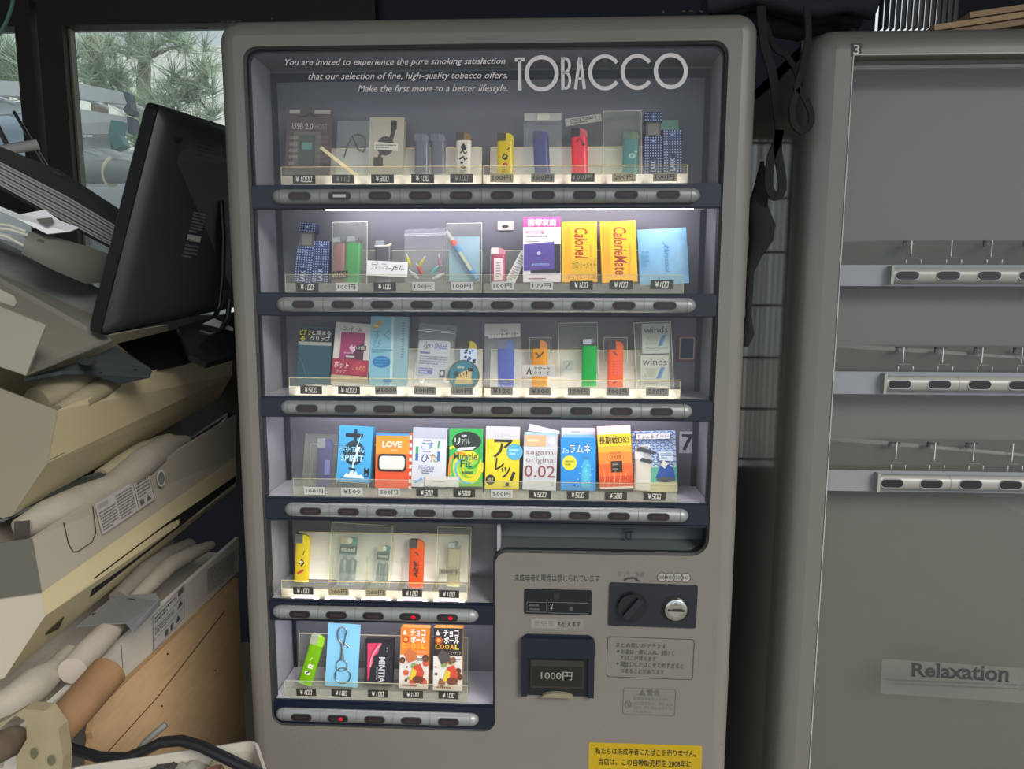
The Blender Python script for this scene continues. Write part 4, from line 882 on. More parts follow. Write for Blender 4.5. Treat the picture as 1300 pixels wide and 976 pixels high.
# a bold roman hand: heavy letters with flat slab feet
V, F = text2d('Relaxation', .026, 0, 3); xs = [q[0] for q in V]; ys = [q[1] for q in V]; xa, xb, ya, yb_ = min(xs), max(xs), min(ys), max(ys)
m = MB(); TK = pm('#2b2b2d', .6); m.add([f((x-xa)/(xb-xa), (y-ya)/(yb_-ya)) for x, y in V], F, TK)
def slab(x0, x1, y0, y1): m.add([f(x0, y0), f(x1, y0), f(x1, y1), f(x0, y1)], [[0, 1, 2, 3]], TK)
S = []
cu = 0
for ch_i in range(1, 11):
    pre = text2d('Relaxation'[:ch_i], .026, 0, 3)[0]; x_end = (max(q[0] for q in pre)-xa)/(xb-xa); ch = 'Relaxation'[ch_i-1]
    own = text2d(ch, .026, 0, 3)[0]; wd = (max(q[0] for q in own)-min(q[0] for q in own))/(xb-xa); x_beg = x_end-wd; s = .022
    if ch == 'R': S += [(x_beg-.014, x_beg+.042, 0, .07), (x_beg-.014, x_beg+.03, .93, 1), (x_end-.03, x_end+.012, 0, .06)]
    if ch in 'li': S += [(x_beg-.012, x_end+.012, 0, .06), (x_beg-.012, x_beg+.005, .93 if ch == 'l' else .67, 1 if ch == 'l' else .73)]
    if ch == 'n': S += [(x_beg-.012, x_beg+.03, 0, .06), (x_end-.03, x_end+.012, 0, .06), (x_beg-.012, x_beg+.005, .67, .73)]
    if ch == 'x': S += [(x_beg-.008, x_beg+.026, 0, .06), (x_end-.026, x_end+.008, 0, .06), (x_beg-.008, x_beg+.026, .67, .73), (x_end-.026, x_end+.008, .67, .73)]
    if ch == 'a': S += [(x_end-.01, x_end+.012, 0, .06)]
for q in S: slab(*q)
m.build('lettering', V2)
for (s, qd) in (('With a sigh of relief, take a moment to relax and enjoy the world around you. Good feelings come', [(1123, 864), (1303, 871.5), (1303, 868), (1123, 861)]), ('to you when you’re feeling good. Remember your manners, and help keep our city clean.', [(1130, 869), (1304, 876.5), (1304, 873), (1130, 866)])):
    P4 = [on2(a, c) for a, c in qd]; m = MB(); put_text(m, lambda x, y: (P4[0]*(1-x)+P4[1]*x)*(1-y)+(P4[3]*(1-x)+P4[2]*x)*y+Vector((0, -.0004, 0)), s, 0, 0, 1, 1, TK, res=1); m.build('lettering', V2)
a, b2 = at(1080, 71.5, Y2), at(1094, 55, Y2); fr = Fr(a, (1, 0, 0), (0, 0, 1)); W, H = b2.x-a.x, b2.z-a.z; m = MB(); m.box(fr, 0, 0, W, H, -.0004, .0006, '#09090a'); put_text(m, lambda x, y: fr.p(x*W, y*H, .0009), '3', .2, .12, .8, .88, pm('#b9b9b6'), bold=.01); m.build('number_sticker', V2)

# ------------------------------------------------------------------ things in the gap and on top
b = MB(); rnd = random.Random(8); x = rx0+.012; yb2 = YB-.06
while x < rx1+.05:
    b.tube([(x, yb2, rz0-.03), (x+rnd.uniform(-.004, .004), yb2, rz1+.02)], .0062, rnd.choice([pm('#8a8468', .6), pm('#77725c', .6), pm('#968f74', .6)]), 6); x += rnd.uniform(.017, .021)
for k in range(7): z = rz0+.08+k*(rz1-rz0-.14)/6; b.tube([(rx0, yb2-.008, z), (rx1+.05, yb2-.008, z)], .005, BLACK, 6)
b.bx((rx0, yb2-.012, rz1+.012), (rx1+.05, yb2+.012, rz1+.034), DKWOOD)
tag(b.build('reed_blind'), 'reed blind over the back window, mirrored in the unlit machine\'s glossy side', 'blind')
def strap(pts, lab, w=.013, y=.01, name='webbing_strap'):
    m = MB(); P = [at(a, c, y+(d[0] if d else 0)) for a, c, *d in pts]
    Q = []
    for i in range(len(P)-1):
        for t in (0, .34, .67):
            p0, p1, p2, p3 = P[max(i-1, 0)], P[i], P[i+1], P[min(i+2, len(P)-1)]
            Q.append(.5*((2*p1)+(p2-p0)*t+(2*p0-5*p1+4*p2-p3)*t*t+(3*p1-p0-3*p2+p3)*t**3))
    Q.append(P[-1]); m.tube(Q, 0, pm('#060607', .9), flat=(w, .004, Vector((0, 1, 0)))); return tag(m.build(name), lab, 'strap', 'black straps hanging between the machines')
strap([(966, 8), (970, 55), (981, 95), (986, 135), (989, 170), (979, 200), (976, 235), (984, 250), (993, 240), (991, 215), (987, 190), (989, 165)], 'long black webbing strap with a narrow hanging loop beside the lit machine')
strap([(1024, 8), (1026, 45), (1020, 80), (1012, 108), (1011, 118), (1006, 135), (1007, 155), (1017, 167), (1028, 160), (1030, 145), (1022, 125), (1013, 112)], 'black webbing strap ending in a round loop against the unlit machine', .009, -.02)
strap([(972, 30), (984, 62), (1000, 72), (1012, 95), (1014, 112)], 'slack black strap swinging across from one loop to the other', .008, .05)
m = MB(); rings = []
ce = [(966, 205, .003), (964, 240, .012), (961, 262, .016), (966, 285, .022), (965, 305, .020), (957, 325, .012), (951, 345, .007), (949, 400, .005), (947, 425, .012), (946, 440, .004)]
for a, c, r_ in ce:
    q = at(a-8, c, .035)+Vector((.012, 0, 0)); rings.append([q+Vector((r_*math.cos(t), r_*.7*math.sin(t), 0)) for t in [2*math.pi*k/14 for k in range(14)]])
m.loft(rings, pm('#070708', .9)); tag(m.build('cloth_pouch'), 'black cloth pouch hanging against the edge of the lit machine', 'pouch')
m = MB(); rnd = random.Random(11); P = [at(a, c, .2) for a, c in ((895, 8), (925, 4), (960, 2), (1000, 8), (1040, 14), (1075, 10), (1110, 4))]
for j in range(3):
    m.tube([q+Vector((0, j*.05, rnd.uniform(-.012, .02))) for q in P], [.014+.01*rnd.random() for q in P], pm('#22242b', .85, noise=.3, scale=30, bump=.4), 10)
tag(m.build('tarpaulin_roll'), 'dark rolled tarpaulin lying across the tops of both machines', 'tarpaulin')
for j, (lab, x0, dz, hx, tilt) in enumerate((('lowest tan wooden sheet stacked on the unlit machine', .0, 0, '#8d7153', 0), ('middle tan wooden sheet stacked on the unlit machine', .03, .012, '#a3835f', .0), ('topmost tan wooden sheet stacked on the unlit machine', .07, .024, '#96795a', .0))):
    a = at(1152+j*14, 23, .1); m = MB(); fr = Fr((a.x, .1, z2t+.001), (1, 0, .13), (0, 1, 0)); zz = .002+dz*1.15
    m.box(fr, x0, 0, x0+.7, .5, zz, zz+.009, pm(hx, .6, noise=.15, scale=10, stretch=(1, 8, 1))); tag(m.build('wooden_sheet'), lab, 'board')


# ------------------------------------------------------------------ clear product holders and price tags
TILT = math.radians(10)
RYP = [.05, .05, .05, .05, .05, .036]
def rowplane(r): return Vector((0, RYP[r], ROW[r][0]+.002)), Vector((0, -math.cos(TILT), math.sin(TILT)))
ROWN = ['top', 'second', 'third', 'fourth', 'fifth', 'bottom']
HX = [(at(361.5, 228, .03).x, at(612.5, 228, .03).x), (at(614.5, 228, .03).x, at(870, 226, .03).x)]
H5 = [(at(362, 750, .03).x, at(594.5, 752, .03).x)]; H6 = [(at(366, 880, .03).x, at(595, 885, .03).x)]
RAILL = lucent('#fffdf4', .9, .3); LITEDGE = lucent('#fff3c0', .65, .2)  # lit rows' copies: tube glow put into whiter rail and yellower edges
HH = [.079, .079, .079, .079, .096, .092]
for r in range(6):
    zt_ = ROW[r][0]; lit = r in (0, 2, 4)
    for k, (x0, x1) in enumerate(HX if r < 4 else (H5 if r == 4 else H6)):
        if r < 4: lab = 'clear acrylic product holder of the %s row, on the %s side' % (ROWN[r], ('slogan', 'TOBACCO')[k])
        else: lab = 'clear acrylic product holder of the short %s row' % ROWN[r]
        e = empty('product_holder', ((x0+x1)/2, .05, zt_)); tag(e, lab, 'holder', 'clear product holders in the lit machine')
        o, n = rowplane(r); v = Vector((0, math.sin(TILT), math.cos(TILT)))
        fr = Fr(o-n*.030, (1, 0, 0), v)
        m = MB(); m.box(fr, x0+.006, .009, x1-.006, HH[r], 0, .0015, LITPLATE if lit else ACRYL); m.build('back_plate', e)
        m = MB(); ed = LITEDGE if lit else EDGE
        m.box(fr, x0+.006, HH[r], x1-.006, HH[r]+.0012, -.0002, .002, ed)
        for x in (x0+.006, x1-.0066): m.box(fr, x, .009, x+.0007, HH[r], -.0002, .0018, ed)
        m.bx((x0, .0142, zt_+.0305), (x1, .0158, zt_+.0311), ed)
        for x in (x0, x1-.0006): m.bx((x, .0142, zt_+.002), (x+.0006, .0155, zt_+.031), ed)
        m.box(fr, x0+.006, .045, x1-.006, .0454, .0013, .0017, pm('#8b8d88', .5))
        m.build('plate_edge', e)
        m = MB(); m.bx((x0, .0145, zt_+.001), (x1, .0155, zt_+.0305), ACRYL); m.bx((x0+.002, .0155, zt_+.0008), (x1-.002, .076, zt_+.0016), ACRYL); m.build('front_lip', e)
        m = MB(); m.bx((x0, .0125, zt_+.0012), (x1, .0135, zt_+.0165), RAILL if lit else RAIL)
        m.bx((x0, .0125, zt_+.0008), (x1, .0142, zt_+.0012), ed)
        m.build('price_rail', e)
        m = MB()
        cs = [c for c in cols(r) if x0 < c < x1]
        for a in [(cs[i]+cs[i+1])/2 for i in range(len(cs)-1)]: m.box(fr, a-.0005, .009, a+.0005, HH[r]*.55, .0015, .010, ACRYL)
        m.build('divider', e)
    if r == 4:
        m = MB()
        for cx in CX5: m.bx((cx-.018, .0095, zt_-.001), (cx+.018, .0124, zt_+.0006), lucent('#f3e9fb', .7))  # pale diffuser strips added so that the slots glow
        m.build('light_slot', VM)
TAGF = []
def tags(r, xs, yl, yr, spec, descs):
    for i, (px, (txt, st), d) in enumerate(zip(xs, spec, descs)):
        t = (px-xs[0])/(xs[-1]-xs[0]); py = yl+(yr-yl)*t; c = at(px, py, .0115); c.z = max(c.z, ROW[r][0]+.0085); W = .0375 if r < 4 else .036; H = .0138
        bg, ink, nm = {'k': ('#2b2926', '#d8d4c8', 'black'), 'd': ('#383632', '#8f8c82', 'dark grey'), 'w': ('#b9b9b4', '#3a3b3d', 'white'), 'b': ('#9a9172', '#2f2b22', 'beige'), 'g': ('#7b776b', '#211f1c', 'grey')}[st]
        fr = Fr((c.x, .0124, c.z), (1, 0, 0), (0, 0, 1)).sub(0, 0, 0, random.uniform(-.02, .02)); m = MB()
        m.box(fr, -W/2, -H/2, W/2, H/2, 0, .0009, pm(bg, .5)); wd = .115*len(txt)+.1
        if st in 'kd' and txt[0] == '¥':
            n_ = len(txt); cw = .0052; x_ = -cw*(n_*.5)+.0006
            put_text(m, lambda x, y: fr.p(x_-.0012+x*.0052, (y-.5)*H*.62, .0012), '¥', 0, 0, 1, 1, pm(ink, .5), bold=.02, res=1)
            for q, ch in enumerate(txt[1:]):
                cx_ = x_+cw*(q+1)+.0024; hw, hh, tk = .00165, H*.29, .0011; sl = .12
                for s_ in {'0': 'abcdef', '1': 'bc', '2': 'abged', '3': 'abgcd', '5': 'afgcd'}[ch]:
                    x0_, y0_, x1_, y1_ = {'a': (-hw, hh, hw, hh), 'b': (hw, 0, hw, hh), 'c': (hw, -hh, hw, 0), 'd': (-hw, -hh, hw, -hh), 'e': (-hw, -hh, -hw, 0), 'f': (-hw, 0, -hw, hh), 'g': (-hw, 0, hw, 0)}[s_]
                    if ch == '1': x0_ = x1_ = 0
                    if y0_ == y1_: P4 = [(x0_-tk/2, y0_-tk/2), (x1_+tk/2, y0_-tk/2), (x1_+tk/2, y0_+tk/2), (x0_-tk/2, y0_+tk/2)]
                    else: P4 = [(x0_-tk/2, y0_+.0002), (x0_+tk/2, y0_+.0002), (x0_+tk/2, y1_-.0002), (x0_-tk/2, y1_-.0002)]
                    m.add([fr.p(cx_+a+sl*b_, b_, .0012) for a, b_ in P4], [[0, 1, 2, 3]], pm(ink, .5))
        else: put_text(m, lambda x, y: fr.p((x-.5)*W, (y-.5)*H, .0012), txt, .5-wd*.72, .2, .5+wd*.72, .8, pm(ink, .5), bold=.012, shear=.08 if st == 'k' else 0, res=1)
        tag(m.build('price_tag', loc=(c.x, .0124, c.z-H/2)), '%s price tag reading %s under the %s in the %s row' % (nm, txt, d, ROWN[r]), 'price tag', 'price tags in the holders of the %s row' % ROWN[r])

# ------------------------------------------------------------------ the goods
def place(r, b, t, w, c=0.):
    o, n = rowplane(r); o = o+n*c
    B = on(b[0], b[1], o, n); T = on(t[0], t[1], o, n); v = T-B; u = v.cross(n)
    W = (on(b[0]+w/2, b[1], o, n)-on(b[0]-w/2, b[1], o, n)).length
    return Fr(B, u, v), W, v.length
def pack(r, b, t, w, name, label, cat, base, art, depth=.018, side=None, group=None, c=0., bev=.0012, rough=.4, taper=0.):
    fr, W, H = place(r, b, t, w, c); m = MB()
    m.box(fr, -W/2, 0, W/2, H, -depth, 0, pm(base, rough) if isinstance(base, str) else base, r=bev, mside=M_(side) if side else None)
    paint(m, fr, W, H, art, -W/2)
    return tag(m.build(name, loc=fr.o), label, cat, group)
def soft(fr, W, H, bulge, m, seed=1, n=8, edge=.0, back=0.):
    """pillow-like pouch"""
    rnd = random.Random(seed); F_ = []; k = n+1; V = []
    for sgn in (1, -1):
        for j in range(k):
            for i in range(k):
                x, y = i/n, j/n; z = bulge*(math.sin(math.pi*x)*math.sin(math.pi*y))**.6*sgn+rnd.uniform(-1, 1)*bulge*.22*(0 < i < n and 0 < j < n)
                V.append(fr.p((x-.5)*W+rnd.uniform(-.012, .012)*W*(0 < j < n)*edge, y*H+rnd.uniform(-.01, .01)*H*edge, z-bulge-(back*(math.sin(math.pi*x)*math.sin(math.pi*y))**.25 if sgn < 0 else 0)))
    for s in (0, 1):
        for j in range(n):
            for i in range(n):
                q = [s*k*k+j*k+i, s*k*k+j*k+i+1, s*k*k+(j+1)*k+i+1, s*k*k+(j+1)*k+i]; F_.append(q if s == 0 else q[::-1])
    m_ = MB(); m_.add(V, F_, m, True); return m_
def bag(r, b, t, w, label, bulge=.006, seed=1, zip_=False, hdr=0, group='clear plastic bags on show', c=.006, mat=None):
    fr, W, H = place(r, b, t, w, c); e = empty('plastic_bag', fr.o); tag(e, label, 'bag', group)
    soft(fr, W, H, bulge, mat or BAG, seed, 9, 1, .007).build('film', e)
    if zip_:
        m = MB()
        for q in (.86, .885): m.box(fr, -W*.49, H*q, W*.49, H*q+.0008, .0002, .0010, lucent('#e8ecee'))
        m.build('zip', e)
    if hdr:
        m = MB(); m.box(fr, -W*.48, H*(1-hdr), W*.48, H*.99, .0003, .0008, lucent('#dcdcd6', .4)); m.build('header', e)
    return e, fr, W, H
def case(r, b, t, w, label, d=.026, c=.003, edge='#eef0ea', group='clear plastic cases on show'):
    fr, W, H = place(r, b, t, w, c); m = MB(); th = .0006
    e = empty('clear_case', fr.o); tag(e, label, 'case', group)
    m.box(fr, -W/2, 0, W/2, H, -th, 0, CASE); m.box(fr, -W/2, 0, -W/2+th, H, -d, -th, CASE); m.box(fr, W/2-th, 0, W/2, H, -d, -th, CASE); m.box(fr, -W/2, H-th, W/2, H, -d, -th, CASE)
    m.build('case_wall', e); m = MB(); ed = lucent(edge, .5)
    for a in (-W/2, W/2-.0007): m.box(fr, a, 0, a+.0007, H, -.0007, .0001, ed)
    m.box(fr, -W/2, H-.0007, W/2, H, -.0007, .0002, ed); m.build('case_edge', e)
    return e, fr, W, H
def lighter(r, b, t, w, label, col, kind='push', cap='#23252a', shell=None, art=None, group='lighters on show', c=0., depth=.0115, glassy=True, see=None):
    fr, W, H = place(r, b, t, w, c); e = empty('lighter', fr.o); tag(e, label, 'lighter', group)
    body_m = see or (lucent(col, .45, .2) if glassy else pm(col, .35)); hb = H*(.80 if kind == 'push' else .82)
    def oval(f, y0, y1, mm, mb):
        L = []
        for k in range(20):
            a = 2*math.pi*k/20; cx, sx = math.cos(a), math.sin(a)
            L.append((W/2*f*math.copysign(abs(cx)**.55, cx), depth/2*f*math.copysign(abs(sx)**.8, sx)-depth/2))
        mb.loft([[fr.p(p, y, q) for p, q in L] for y in (y0, y1)], mm)
    m = MB(); oval(1, 0, hb, body_m, m)
    if glassy: oval(1.01, 0, H*.035, pm(col, .4), m)
    if art: paint(m, fr, W, hb, art, -W/2, .0004)
    m.build('body', e)
    if kind == 'push':
        m = MB(); m.box(fr, -W*.5, hb, W*.02, H*.985, -depth, -.0005, pm(cap, .4), r=.001); m.build('nozzle_cap', e)
        m = MB(); sh = shell if shell is not None else col
        L = [(W*.03, hb), (W*.5, hb), (W*.5, H*.86)]+[(W*.5-W*.4*(1-math.cos(q)), H*.86+H*.115*math.sin(q)) for q in [math.pi/2*k/5 for k in range(1, 6)]]+[(W*.03, H*.985)]
        m.prism(fr, L, -depth*.95, -.0006, lucent(sh, .25) if isinstance(sh, str) else sh); m.build('push_button', e)
    else:
        m = MB(); m.box(fr, -W*.5, hb, W*.42, hb+H*.03, -depth, -.0003, pm('#c8c6bc' if kind == 'flint_w' else cap, .4), r=.0006)
        m.box(fr, -W*.46, hb+H*.03, W*.08, H*.955, -depth*.9, -.0012, pm('#b4b5b6', .25, .9), r=.0012); m.build('metal_hood', e)
        m = MB(); q = Fr(fr.p(W*.12, H*.93, -depth*.5), fr.u, fr.v); m.disc(q, 0, 0, H*.055, H*.055, -depth*.28, depth*.28, pm('#77787a', .3, .9), 14); m.build('spark_wheel', e)
        m = MB(); L = [(W*.16, hb+H*.03), (W*.48, hb+H*.03), (W*.5, H*.9), (W*.3, H*.87)]; m.prism(fr, L, -depth*.8, -.002, pm(shell if isinstance(shell, str) else cap, .4)); m.build('fork_button', e)
    return e, fr, W, H
def ashtray(r, b, t, w, label, open_=False, c=0.):
    fr, W, H = place(r, b, t, w, c); e = empty('pocket_ashtray', fr.o); tag(e, label, 'ashtray', 'navy dotted pocket ashtrays on show')
    BL = pm('#1b2552', .4); DOT = pm('#9fb0d6', .5)
    def part(nm, y0, y1, txt):
        m = MB(); m.box(fr, -W/2, y0, W/2, y1, -.016, 0, BL, r=.001)
        nx = 7; ny = max(2, int((y1-y0)/(W/nx)))
        for j in range(ny):
            for i in range(nx):
                if txt and abs(i-nx//2) < 2 and j < ny*.38: continue
                x = -W/2+W*(i+.5)/nx; y = y0+(y1-y0)*(j+.5)/ny; s = W*.032; m.poly([fr.p(x-s, y-s, .0004), fr.p(x+s, y-s, .0004), fr.p(x+s, y+s, .0004), fr.p(x-s, y+s, .0004)], DOT)
        if txt:
            put_text(m, lambda x, y: fr.p((x-.5)*W, y0+y*(y1-y0), .0005), 'LARK', .36, .04, .64, .34, pm('#b9c2da'), rot=90, bold=.01)
        cr = y1-W*.28; m.disc(fr, 0, cr, W*.13, W*.13, .0003, .0006, pm('#5a68a0'), 12); m.disc(fr, 0, cr, W*.05, W*.05, .0006, .0008, DOT, 8)
        return m.build(nm, e)
    if open_:
        part('box_body', 0, H*.60, True); m = MB(); m.box(fr, -W*.42, H*.60, W*.42, H*.84, -.0145, -.0015, pm('#5b5b58', .3, .7)); m.box(fr, -W*.28, H*.63, W*.3, H*.81, -.0015, -.0012, pm('#77736c', .3, .5)); m.build('inner_box', e); part('slide_lid', H*.84, H, False)
    else: part('box_body', 0, H, True)
    return e
def small_card(r, quadc, w, h, ang, label, base, art, c=.004, name='paper_label', cat='label', group=None, seg=0):
    o, n = rowplane(r); o = o+n*c; B = on(quadc[0], quadc[1], o, n); v = Vector((0, math.sin(TILT), math.cos(TILT))); fr = Fr(B, (1, 0, 0), v).sub(0, 0, 0, ang)
    W = (on(quadc[0]+w/2, quadc[1], o, n)-on(quadc[0]-w/2, quadc[1], o, n)).length; H = W*h/w; m = MB(); f2 = fr.sub(0, -H/2)
    m.box(f2, -W/2, 0, W/2, H, -.0005, 0, M_(base)); paint(m, f2, W, H, art, -W/2, .0002); return tag(m.build(name, loc=fr.o), label, cat, group)
K, Wt = '#1d1c1d', '#e4e4e0'

# ---- top row
fr, W, H = place(0, (390, 222), (394, 137), 58); e = empty('blister_card', fr.o); tag(e, 'dim blister card holding a dark memory stick, first in the top row', 'blister pack')
m = MB(); m.box(fr, -W/2, 0, W/2, H, -.0012, 0, pm('#57494a', .5), r=.002)
paint(m, fr, W, H, x0=-W/2, art=[('t', 'USB 2.0', .12, .68, .58, .77, '#b0a9a2', {'bold': .01}), ('t', 'HOST', .62, .68, .9, .76, '#8c837f'), ('r', .05, .91, .28, .97, '#a49c98'), ('r', .6, .91, .95, .97, '#a49c98'), ('p', [(.25, .86), (.42, .86), (.5, .91), (.58, .86), (.75, .86), (.75, .88), (.6, .88), (.5, .935), (.4, .88), (.25, .88)], '#332d2f'), ('dash', .08, .12, .26, .6, 5, '#8a807c'), ('dash', .66, .1, .94, .6, 7, '#6d6261')]); m.build('backing_card', e)
m = MB(); m.box(fr, -W*.18, H*.14, W*.14, H*.58, 0, .006, pm('#20282e', .35), r=.001); m.box(fr, -W*.12, H*.36, W*.1, H*.46, .006, .0063, pm('#4f8a90', .4)); m.build('memory_stick', e)
m = MB(); m.box(fr, -W*.3, H*.06, W*.3, H*.62, .0065, .0073, CASE, r=.004); m.build('blister', e)
bag(0, (446, 222), (449, 151), 44, 'crinkled clear bag holding a looped black cord in the top row', .007, 3, c=.008)
o, n = rowplane(0); m = MB(); m.tube([on(a, c, o+n*.001, n) for a, c in ((447, 172), (450, 180), (455, 190), (461, 193), (465, 185), (464, 176), (457, 171), (450, 171))], .0016, BLACK, 8); m.tube([on(a, c, o, n) for a, c in ((437, 200), (441, 185), (446, 176))], .0013, pm('#2d2d2e'), 8); tag(m.build('cord'), 'looped black cord inside the crinkled clear bag', 'cord')
fr, W, H = place(0, (489, 221.5), (491.5, 149), 44); e = empty('product_box', fr.o); tag(e, 'pale box printed with a retractable cable in the top row', 'box')
m = MB(); m.box(fr, -W/2, 0, W/2, H, -.018, 0, pm('#b0ab98', .4), r=.001)
paint(m, fr, W, H, x0=-W/2, art=[('e', .48, .5, .25, .17, '#4b4842'), ('l', [(.6, .55), (.68, .72), (.7, .95)], .12, '#3d3a36'), ('l', [(.42, .45), (.32, .32), (.28, .16)], .09, '#45423d'), ('r', .15, .14, .42, .3, '#4b4842'), ('r', .63, .78, .79, .94, '#38352f'), ('p', [(.16, .44), (.84, .41), (.84, .54), (.16, .57)], '#d6d2c6'), ('dash', .2, .45, .8, .53, 2, '#6d695f')]); m.build('printed_box', e)
lighter(0, (535, 221.5), (535, 168.5), 18.5, 'grey lighter beside its twin, nearer the cable box in the top row', '#8d8f9c', cap='#6c6e76', shell='#8d8f9c')
lighter(0, (556, 221.5), (556, 168.5), 18.5, 'grey lighter beside its twin, nearer the black-printed lighter', '#8d8f9c', cap='#6c6e76', shell='#8d8f9c')
lighter(0, (588, 221.5), (588.5, 167), 19.5, 'white lighter with black splash print and tan top in the top row', '#d6d2c2', cap='#4a443c', shell='#a08054', glassy=False, art=[('p', [(.3, .8), (.5, .92), (.72, .78), (.6, .7), (.42, .72)], K), ('l', [(.3, .62), (.45, .7), (.6, .6), (.72, .66)], .1, K), ('l', [(.25, .45), (.5, .52), (.6, .42), (.75, .48)], .12, K), ('e', .4, .34, .1, .03, K), ('p', [(.3, .2), (.5, .28), (.7, .2), (.55, .14)], '#7d5a3a'), ('dash', .28, .05, .72, .12, 2, K)])
lighter(0, (641.5, 223), (641.5, 167.5), 21, 'yellow lighter with dark swirl print in the top row', '#f2dc20', cap='#4a463a', art=[('l', [(.3, .5), (.45, .62), (.62, .56), (.5, .46), (.35, .5)], .1, K), ('e', .55, .5, .1, .035, K), ('l', [(.35, .3), (.55, .36), (.6, .28)], .14, '#b5472c'), ('l', [(.6, .72), (.75, .8)], .06, K), ('dash', .3, .1, .6, .2, 2, '#8a6d20')])
bag(0, (689, 220), (689, 143), 49, 'clear bag with white clip holding the violet-blue lighter', .005, 5, hdr=.13)
o, n = rowplane(0); m = MB(); fr, W, H = place(0, (690, 152.5), (690, 145), 16, .009); m.box(fr, -W/2, 0, W/2, H, 0, .0012, pm('#d3cfc0', .4), r=.0035); tag(m.build('hanging_clip'), 'white oval clip closing the bag of the violet-blue lighter', 'clip')
lighter(0, (688.7, 220), (686, 165), 20, 'violet-blue lighter inside the clear clipped bag', '#3b3a9c', cap='#2a2a55', c=-.002)
lighter(0, (736.8, 220.5), (735.4, 161.5), 20.5, 'red lighter with dark hood under a slanted paper strip', '#ff4d5e', cap='#2c2426', shell='#e06a72', art=[('l', [(.3, .85), (.5, .95), (.7, .8)], .1, '#7d2430'), ('e', .72, .78, .12, .03, '#52202a')])
small_card(0, (740.5, 152.3), 46, 9.5, .14, 'slanted paper strip with block capitals above the red lighter', '#b9b4ac', [('t', 'CRACE TURBO II', .14, .45, .86, .86, '#3a3836', {'bold': .02}), ('dash', .14, .1, .86, .4, 1, '#55524e')], c=-.004, name='paper_strip')
case(0, (790, 220.5), (790, 140.5), 49, 'tall clear case holding the teal lighter at the end of the top row')
lighter(0, (801, 219.5), (801.5, 165.5), 20.5, 'teal lighter with white flower mark inside the tall clear case', '#3fa3b0', cap='#4a6a62', shell='#7d8f72', art=[('e', .55, .5, .2, .075, '#a9d3d6'), ('e', .55, .5, .1, .035, '#3fa3b0'), ('e', .8, .62, .08, .02, '#a9d3d6')], c=-.006)
ashtray(0, (829, 219.5), (829.5, 142), 22.5, 'navy dotted ashtray pulled open, taller of the top-row pair', True)
ashtray(0, (854, 218.8), (853.5, 164.5), 23.5, 'navy dotted ashtray standing closed, shorter of the top-row pair', c=-.001)
small_card(0, (850, 158.5), 23, 13, .02, 'pale green card behind the navy ashtrays in the top row', '#5f8f7d', [], c=-.02, name='card', cat='card')
tags(0, [386, 435.5, 485.5, 536.5, 586, 637, 689, 740, 792, 844], 227.5, 224.5, [('¥1000', 'k'), ('¥110', 'd'), ('¥300', 'k'), ('¥100', 'k'), ('¥100', 'd'), ('100円', 'b'), ('100円', 'g'), ('100円', 'd'), ('200円', 'b'), ('100円', 'g')],
     ['memory stick', 'corded bag', 'cable box', 'two grey lighters', 'black-printed lighter', 'yellow lighter', 'violet-blue lighter', 'red lighter', 'teal lighter', 'navy ashtrays'])

m = MB(); S0, S1 = at(407, 187, .024), at(453, 223, .018); m.tube([S0, S0.lerp(S1, .5), S1], 0, lucent('#fff6d6', .6), flat=(.0055, .0012, Vector((0, 1, 0)))); tag(m.build('reflection_strip'), 'added bright strip imitating a slanting reflection before the crinkled corded bag', 'strip')  # pale translucent strip; a slanting reflection is put into its shape

# ---- second row
ashtray(1, (383.5, 359), (391, 282), 21.5, 'navy dotted ashtray pulled open, taller of the second-row pair', True)
ashtray(1, (406, 358.8), (408.7, 305.5), 21, 'navy dotted ashtray standing closed, shorter of the second-row pair', c=-.004)
case(1, (443.5, 360), (444, 281.5), 45, 'clear case holding a red and a green lighter in the second row')
lighter(1, (429, 359), (430.5, 298), 16, 'dull red clear lighter in the case with the green one', '#a5626a', 'flint', '#4a4648', c=-.006)
lighter(1, (446.5, 359), (449, 297), 19.5, 'bright green clear lighter in the case with the red one', '#17b24a', 'flint', '#4a4e4a', c=-.006)
small_card(1, (430, 349), 23, 9.5, .08, 'black ¥100 sticker on the case of red and green lighters', '#25231f', [('t', '¥100', .1, .18, .9, .84, '#b9a878', {'shear': .15})], c=.0052, name='price_sticker')
lighter(1, (486, 358.5), (486, 302.5), 21, 'clear grey lighter with cream flint top behind a white strip', '#6d6b70', 'flint_w', '#26231f', shell='#d6ceac', c=-.003)
small_card(1, (491.5, 341), 52, 19, -.04, 'white paper strip with slanted capitals across the cream-topped lighter', '#d9dbdb', [('t', 'ストリーマー', .1, .4, .6, .66, '#2a2b2d', {'shear': .3}), ('t', 'JET', .6, .34, .88, .74, '#222326', {'shear': .3, 'bold': .01}), ('l', [(.12, .74), (.26, .74), (.26, .9), (.12, .9)], .015, '#2a2b2d', True), ('dash', .36, .76, .56, .84, 1, '#4a4a4c'), ('dash', .8, .42, .98, .56, 1, '#4a4a4c')], c=.003, name='paper_strip')
bag(1, (540, 358.5), (539.5, 289), 54, 'zip bag of little coloured plastic bits in the second row', .008, 7, zip_=True, c=.007)
rnd = random.Random(3)
